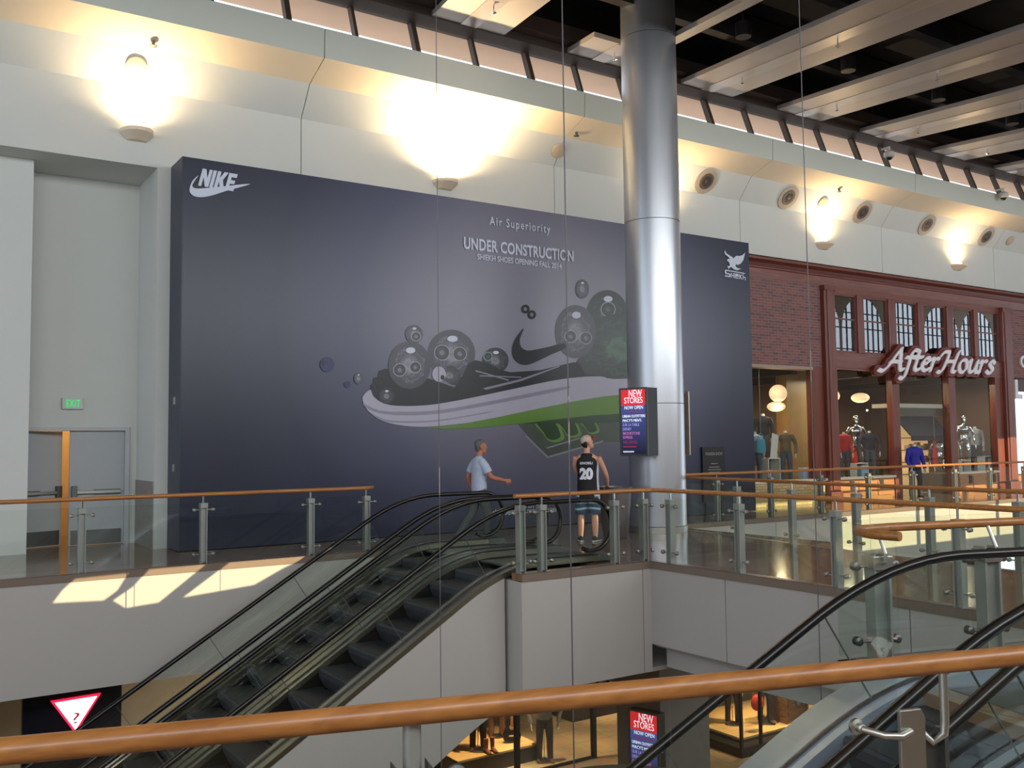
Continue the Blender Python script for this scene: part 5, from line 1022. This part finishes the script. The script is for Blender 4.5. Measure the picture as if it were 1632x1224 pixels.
G().box(c.x-.2, c.x+.2, 18.0, 18.05, c.z-.1, c.z+.1).make('case', mat('exit_case', (196, 202, 200), .5), e2); G().box(c.x-.19, c.x+.05, 17.99, 18.0, c.z-.09, c.z+.09).make('lit_face', mat('exit_red', (200, 40, 40), .5, emit=(235, 50, 50), estr=.9), e2)
G().rod((c.x, 18.025, c.z+.1), (c.x, 18.025, 3.75), .01).make('stem', STEEL, e2)
lettering('exit_letters', 'EXIT', (c.x-.16, 17.985, c.z-.05), .18, .1, INK, e2, extrude=.003)
# light strip and spot lamps deep in the shop
tag(G().box(at(1460, 640, 1, 21.9).x, at(1530, 640, 1, 21.9).x, 21.88, 21.98, 2.9, 2.96).make('cove_light', mat('cove_orange', (255, 150, 80), .5, emit=(255, 130, 60), estr=1.2)), 'orange glowing cove strip high on the back wall inside the shop', 'lamp')
for k, (px, py) in enumerate(((1240, 596), (1369, 597), (1462, 617), (1475, 617), (1466, 654), (1478, 655), (1382, 654))):
    c = at(px, py, 1, 20.2); T = thing('spot_lamp', 'tiny bright spot lamp under the shop ceiling, '+('left window', 'middle window top', 'doorway upper left', 'doorway upper right', 'doorway lower left', 'doorway lower right', 'middle window lower')[k], 'lamp', c, 'spot lamps in the shop'); G().ball(c, .035, 8).make('bulb', mat('spot_glow', (255, 230, 190), .4, emit=(255, 226, 180), estr=4), T); G().rod(c+Vector((0, 0, .03)), Vector((c.x, c.y, 3.75)), .006).make('stem', BLACK, T)
# shop further right, cut by the frame
n2 = thing('storefront', 'neighbouring shop front at the right edge with pale letter sign and bright window', 'shop front', (32.5, YW+.1, 0))
G().box(30.36, 35, YW, YW+.25, 3.62, 5.85).make('brick_panel', BRICK, n2); G().box(30.36, 35, YW+.1, YW+.25, 3.2, 3.62).make('lintel', mat('lintel_brown', (80, 56, 48), .5), n2); G().box(30.4, 35, YW+.18, YW+.19, .5, 3.2).make('shop_pane', GLASSS, n2); G().box(30.4, 35, YW+.1, YW+.3, 0, .5).make('base', PANEL, n2)
G().box(30.38, 35, 19, 19.1, 0, 3.6).make('back_panel', mat('warm_panel', (214, 180, 130), .6), n2)
c = at(1620, 612, 1, YW+.02); sgl = thing('letter_sign', 'pale raised letter sign on the wall at the right edge of the frame', 'sign', (c.x, YW, c.z-.3))
lettering('sign_letter', 'L', (c.x-.1, YW+.06, 2.95), .42, .62, WSIGN, sgl, bold=.05, extrude=.05); 
c = at(1627, 577, 1, YW); lettering('sign_letter', 'C', (c.x-.1, YW-.002, c.z-.2), .40, .42, WSIGN, sgl, bold=.03, extrude=.05)
lamp('AREA', 'neighbour_light', (32.5, 18, 3.4), 34, (1, .82, .6), (32.5, 18, 0), .5)
mannequin('mannequin in dark coat in the neighbouring shop at the right edge', (31.6, 17.6, .02), -2.2, C_('dark_coat', (56, 30, 30)), DEND, MSK, s=1.0)
# ------------------------------------------------------------------ lower floor
LW = mat('lower_shop_wall', (70, 52, 40), .7, var=.2, scale=1.5)
struct(G().box(-14, 40, 23, 23.2, LZ, -1.56).box(8.6, 8.8, 17.4, 23, LZ, -1.56).make('wall_lower', LW))
struct(G().box(-14, 8.8, 16.9, 17.1, LZ, -1.56).make('wall_lower_left', mat('lower_wall_paint', (176, 160, 134), .7)))
fr = thing('storefront', 'dark framed glass shop front of the lower floor under the landing', 'shop front', (14, 17.0, LZ))
for x in (8.85, 11.3, 13.35, 15.9): G().box(x-.05, x+.05, 16.95, 17.05, LZ+.002, -1.57).make('mullion', BLACK, fr)
for a, c in ((8.9, 11.25), (11.35, 13.3)): G().box(a, c, 16.99, 17.0, LZ+.05, -1.6).make('shop_pane', GLASSS, fr)
G().box(8.9, 13.3, 16.96, 17.04, LZ+.002, LZ+.05).make('bottom_rail', BLACK, fr)
gs = thing('lit_sign', 'dark sign panel with glowing white inverted triangle edged red, lower left', 'sign', (2.36, 15.0, -3.2))
G().box(1.72, 3.02, 15.0, 15.12, LZ+.002, -1.6).make('panel', mat('sign_panel_dark', (14, 14, 26), .25), gs)
T3 = [at(80, 1117, 1, 15), at(160, 1104, 1, 15), at(119, 1168, 1, 15)]; cc = (T3[0]+T3[1]+T3[2])/3
tri = lambda k, y: [Vector((cc.x+(p.x-cc.x)*k, y, cc.z+(p.z-cc.z)*k)) for p in T3]
G().prism(tri(1.0, 15.0), (0, -.05, 0)).make('triangle_border', mat('sign_red_glow', (220, 30, 60), .4, emit=(235, 30, 70), estr=1.4), gs); G().prism(tri(.84, 14.95), (0, -.008, 0)).make('triangle_face', mat('sign_white_glow', (255, 250, 250), .4, emit=(255, 246, 250), estr=3), gs)
lettering('question_mark', '?', (cc.x-.035, 14.938, cc.z-.19), .085, .15, mat('sign_mark_red', (214, 90, 100), .5), gs, extrude=.003)
WPL = wood('platform_top_wood', (196, 150, 92), (222, 180, 122), .4, 0, 2)
def platform(label, x0, x1, y0, y1, z0, z1, top=WPL):
    T = thing('display_platform', label, 'platform', ((x0+x1)/2, (y0+y1)/2, z0)); G().box(x0, x1, y0, y1, z0+.002, z1-.04).make('platform_body', mat('platform_black', (24, 19, 16), .4), T); G().box(x0+.02, x1-.02, y0+.02, y1-.02, z1-.04, z1).make('platform_top', top, T)
platform('low black display platform with pale wood top in the lower shop', 10.2, 12.3, 17.6, 19.3, LZ, -4.95)
a, c = at(905, 1112, 2, -4.9), at(985, 1092, 2, -4.9)
platform('black display platform deeper inside the lower shop', 14.6, 18.6, 19.4, 21.8, LZ, -4.75, mat('platform_black', (24, 19, 16), .4))
SU = C_('brown_suit', (92, 60, 40)); 
def low(px, y, z): p = at(px, 1190, 1, y); return (p.x, y, z)
mannequin('mannequin in pale denim top and black trousers at the left end of the lower platform', low(690, 17.4, LZ+.012), -2.0, C_('pale_denim', (150, 170, 180)), C_('black_cloth', (22, 21, 22)), MSK, group='lower shop mannequins', s=1.0)
mannequin('mannequin in navy coat on the lower platform beside the boots', low(762, 18.0, -4.94), -2.1, C_('navy', (28, 30, 54)), C_('black_cloth', (22, 21, 22)), MSK, group='lower shop mannequins')
mannequin('mannequin in tan top and dark trousers on the lower platform left of the guitar', low(792, 18.6, -4.94), -2.0, C_('tan_check', (166, 130, 92)), SU, MSK, group='lower shop mannequins')
mannequin('mannequin in slim black jeans standing right of the guitar', low(868, 17.45, LZ+.012), -2.0, C_('grey_top', (96, 92, 90)), C_('black_cloth', (22, 21, 22)), MSK, ((.0, .08), (.0, .08)), group='lower shop mannequins', s=1.0)
for k, px in enumerate((938, 962, 986)): mannequin('dark mannequin on the deep platform of the lower shop, '+('left', 'middle', 'right')[k]+' of three', (15.2+k*1.1, 20.2, -4.74), -2.1, C_(('orange', 'rust', 'sand')[k], ((196, 92, 40), (150, 64, 40), (190, 150, 110))[k]), C_('black_cloth', (22, 21, 22)), MSK, group='mannequins on the deep platform')
gt = thing('guitar', 'black acoustic guitar standing at the right end of the lower platform', 'guitar', low(816, 18.0, -4.945)); c = gt.location
g = G(); g.M = Matrix.Translation((c.x, c.y, c.z+.005)) @ Matrix.Rotation(-.45, 4, 'Z') @ Matrix.Rotation(-.1, 4, 'X')
g.prism([(a_, -.05, z_) for a_, z_ in [(v.x, v.y) for v in spline([(0, 0, 0), (.16, .03, 0), (.20, .16, 0), (.15, .28, 0), (.12, .33, 0), (.145, .42, 0), (.10, .50, 0), (0, .51, 0), (-.10, .50, 0), (-.145, .42, 0), (-.12, .33, 0), (-.15, .28, 0), (-.20, .16, 0), (-.16, .03, 0)], 4, True)]], (0, .10, 0)); g.make('guitar_body', mat('guitar_black', (20, 17, 16), .25), gt)
M_ = Matrix.Translation((c.x, c.y, c.z+.005)) @ Matrix.Rotation(-.45, 4, 'Z') @ Matrix.Rotation(-.1, 4, 'X')
g = G(); g.M = M_; g.box(-.028, .028, -.075, -.045, .34, 1.0).box(-.04, .04, -.07, -.045, 1.0, 1.16); g.make('neck', mat('guitar_neck', (130, 90, 54), .4), gt)
g = G(); g.M = M_; g.lathe((0, -.056, .33), [(.055, 0), (.055, .005)], 18, axis=1); g.make('rosette', mat('guitar_rosette', (200, 160, 100), .4), gt); g = G(); g.M = M_; g.box(-.07, .07, -.06, -.05, .13, .16); g.make('bridge', mat('guitar_bridge', (206, 190, 160), .4), gt)
def boot(label, px, y, z, m, tall=.3):
    p = low(px, y, z); T = thing('boot', label, 'boot', p); g = G(); shoe(g, p[0], p[1], -1.7, 1.0, 0, z+.012); g.tube([(p[0], p[1]+.03, z+.07), (p[0], p[1]+.035, z+tall)], [.045, .055], 12); remeshed(g, .01, 2).make('boot_upper', m, T, smooth=True); g = G(); g.box(p[0]-.045, p[0]+.045, p[1]-.17, p[1]+.09, z+.001, z+.016); g.make('boot_sole', BLACK, T)
boot('brown leather boot, left of the pair at the front of the lower platform', 776, 17.72, -4.95, C_('boot_brown', (112, 58, 32), .4)); boot('brown leather boot, right of the pair at the front of the lower platform', 786, 17.74, -4.95, C_('boot_brown', (112, 58, 32), .4))
scB = screen('information_screen', 'information screen reading NEW STORES standing on the lower floor below the landing', tuple(at(1005, 1250, 0, 11.2)), (.2588, -.9659, 0), .6, 1.3, .2)
sb = at(1005, 1250, 0, 11.2); G().box(11.3, 11.5, sb.y-.45, sb.y-.2, LZ+.03, sb.z+.02).make('stand_upright', BLACK, scB); G().box(11.15, 11.62, sb.y-.6, sb.y-.05, LZ+.002, LZ+.03).make('stand_foot', BLACK, scB)
# corner display right
dc = thing('display_case', 'glass corner display case on a black plinth on the lower floor', 'display case', (17.4, 15.9, LZ))
G().box(15.95, 20.4, 15.05, 17.6, LZ+.002, LZ+.20).make('plinth', mat('platform_black', (24, 19, 16), .4), dc); G().box(16.25, 20.3, 15.35, 17.5, LZ+.20, -5.04).make('inner_step', mat('platform_black', (24, 19, 16), .4), dc); G().box(16.28, 20.28, 15.37, 17.48, -5.04, -5.0).make('deck_boards', WPL, dc)
for a, b_ in ((15.98, 15.08), (16.6, 15.08), (15.98, 16.2), (20.3, 15.08)): G().box(a-.03, a+.03, b_-.03, b_+.03, LZ+.20, -1.58).make('case_post', BLACK, dc)
G().box(16.05, 20.25, 15.09, 15.10, LZ+.22, -1.6).make('case_pane', GLASSS, dc); G().box(15.99, 16.0, 15.12, 17.5, LZ+.22, -1.6).make('case_pane', GLASSS, dc)
tag(G().box(14.7, 14.8, 15.1, 15.2, LZ+.002, -1.58).make('black_post', BLACK), 'slim black post left of the glass corner display case', 'post')
cr = thing('wooden_crate', 'rough wooden crate with draped clothes in the lower display case', 'crate', (18.3, 15.8, -5.0)); CRW = wood('crate_wood', (92, 62, 38), (140, 100, 64), .7, 0, 2)
for k in range(5): z = -4.995+k*.15; G().box(17.95, 18.7, 15.5, 16.1, z, z+.14).make('crate_slat', CRW, cr)
for x in (17.94, 18.63): G().box(x, x+.08, 15.47, 15.498, -4.995, -4.26).make('crate_batten', CRW, cr)
def drape(label, cx, cy, z, w, d, drop, m):
    g = G(); n = 14; rows = []
    for i in range(n+1):
        v = i/n; rows.append([Vector((cx-w/2+w*k/12+.02*math.sin(5*v+k), cy+d/2-min(v*1.6, 1)*d-(.02 if v > .62 else 0), z+.02+.015*math.sin(k*1.7+v*4)-max(0, v-.62)/.38*drop*(1+.15*math.sin(k*.9)))) for k in range(13)])
    V = [[g.v(p) for p in r] for r in rows]
    for i in range(n):
        for k in range(12): g.f([V[i][k], V[i][k+1], V[i+1][k+1], V[i+1][k]])
    o = g.make('draped_garment', m, smooth=True); mo = o.modifiers.new('s', 'SOLIDIFY'); mo.thickness = .012; mo.offset = 1; return tag(o, label, 'garment')
drape('pale folded garment lying on the wooden crate', 18.12, 15.84, -4.245, .32, .56, .05, C_('white_cloth', (222, 220, 214))); drape('grey blue sweater hanging over the front of the wooden crate', 18.46, 15.80, -4.245, .32, .66, .36, C_('slate', (126, 130, 150)))
mannequin('mannequin in dark jeans in the lower display case left of the crate', (17.62, 15.85, -4.988), -2.0, C_('slate', (126, 130, 150)), DEND, MSK, group='lower case mannequins', s=.95)
mannequin('mannequin in black in the lower display case behind the red bag', (16.95, 16.25, -4.988), -2.2, C_('black_cloth', (22, 21, 22)), C_('black_cloth', (22, 21, 22)), MSK, group='lower case mannequins', s=.95)
bg_ = thing('handbag', 'shaggy red orange bag hanging in the lower display case', 'bag', (17.03, 15.55, -4.55)); g = G(); g.ball((17.03, 15.55, -4.36), .19, 14, (1, .5, 1)); g.make('bag_body', mat('shaggy_red', (214, 62, 42), .9, var=.4, scale=40, bump=1), bg_, smooth=True)
G().tube([(16.88, 15.55, -4.28), (16.96, 15.6, -4.0), (17.03, 15.66, -3.9), (17.1, 15.6, -4.0), (17.18, 15.55, -4.28)], .012, 6).make('bag_strap', MATS['shaggy_red'], bg_)
# racks of orange clothes behind the pier
for k in range(5):
    x = 21.6+k*.35; g = G(); g.loft([oval((x, 19.6, z), w, .10, 12) for z, w in ((-3.6, .13), (-3.2, .14), (-2.75, .16), (-2.62, .08))]); tag(g.make('hanging_shirt', C_(('orange', 'rust', 'sand')[k % 3], ((196, 92, 40), (150, 64, 40), (190, 150, 110))[k % 3]), smooth=True), 'shirt on the lower clothes rail, '+('first', 'second', 'third', 'fourth', 'fifth')[k]+' from the left', 'shirt', 'shirts on the lower clothes rail')
t = thing('clothes_rail', 'clothes rail with orange shirts in the lower shop right of the pier', 'rail', (22.3, 19.6, LZ)); G().rod((21.3, 19.6, -2.58), (23.3, 19.6, -2.58), .02).make('rail_bar', STEEL, t)
for x in (21.3, 23.3): G().rod((x, 19.6, LZ+.002), (x, 19.6, -2.58), .02).make('upright', STEEL, t)
for x, y, p, ty in ((11.2, 18.0, 900, 18.3), (12.6, 17.8, 600, 17.6), (16.2, 19.5, 700, 20.4), (17.3, 15.9, 800, 15.8), (18.5, 15.9, 700, 15.8), (15, 18.2, 420, 18.6), (22, 18.6, 400, 19.6)): lamp('SPOT', 'lower_spot', (x, y-.5, -1.66), p, (1, .74, .46), (x, ty, LZ), .05, spot_size=1.1, spot_blend=.7)
lamp('AREA', 'lower_hall_light', (14, 13.8, -1.62), 60, (1, .84, .64), (14, 13.8, LZ), 1.2); lamp('AREA', 'lower_hall_light', (5, 14.6, -1.62), 60, (1, .9, .76), (5, 14.6, LZ), 1.2); lamp('AREA', 'corridor_light', (2.4, 19.4, 3.15), 40, (1, .66, .3), (2.4, 19.4, 0), .5)
kc = thing('kiosk', 'round grey kiosk roof on the lower floor at the bottom edge', 'kiosk', (6.2, 8.3, LZ)); q = at(985, 1216, 2, -2.6); q = Vector((q.x-.72, q.y-1.08, 0))
kc.location = (q.x, q.y, LZ); G().lathe((q.x, q.y, -2.72), [(1.28, 0), (1.3, .03), (1.3, .10), (1.2, .12), (.2, .16)], 48).make('roof_disc', mat('kiosk_grey', (110, 106, 94), .6), kc, smooth=True); G().lathe((q.x, q.y, LZ+.002), [(.12, 0), (.12, -2.72-LZ)], 16).make('mast', STEELD, kc); G().lathe((q.x, q.y, LZ+.002), [(.9, 0), (.9, 1.0), (.95, 1.02), (.95, 1.06)], 32).make('counter', mat('kiosk_counter', (120, 100, 80), .5), kc)
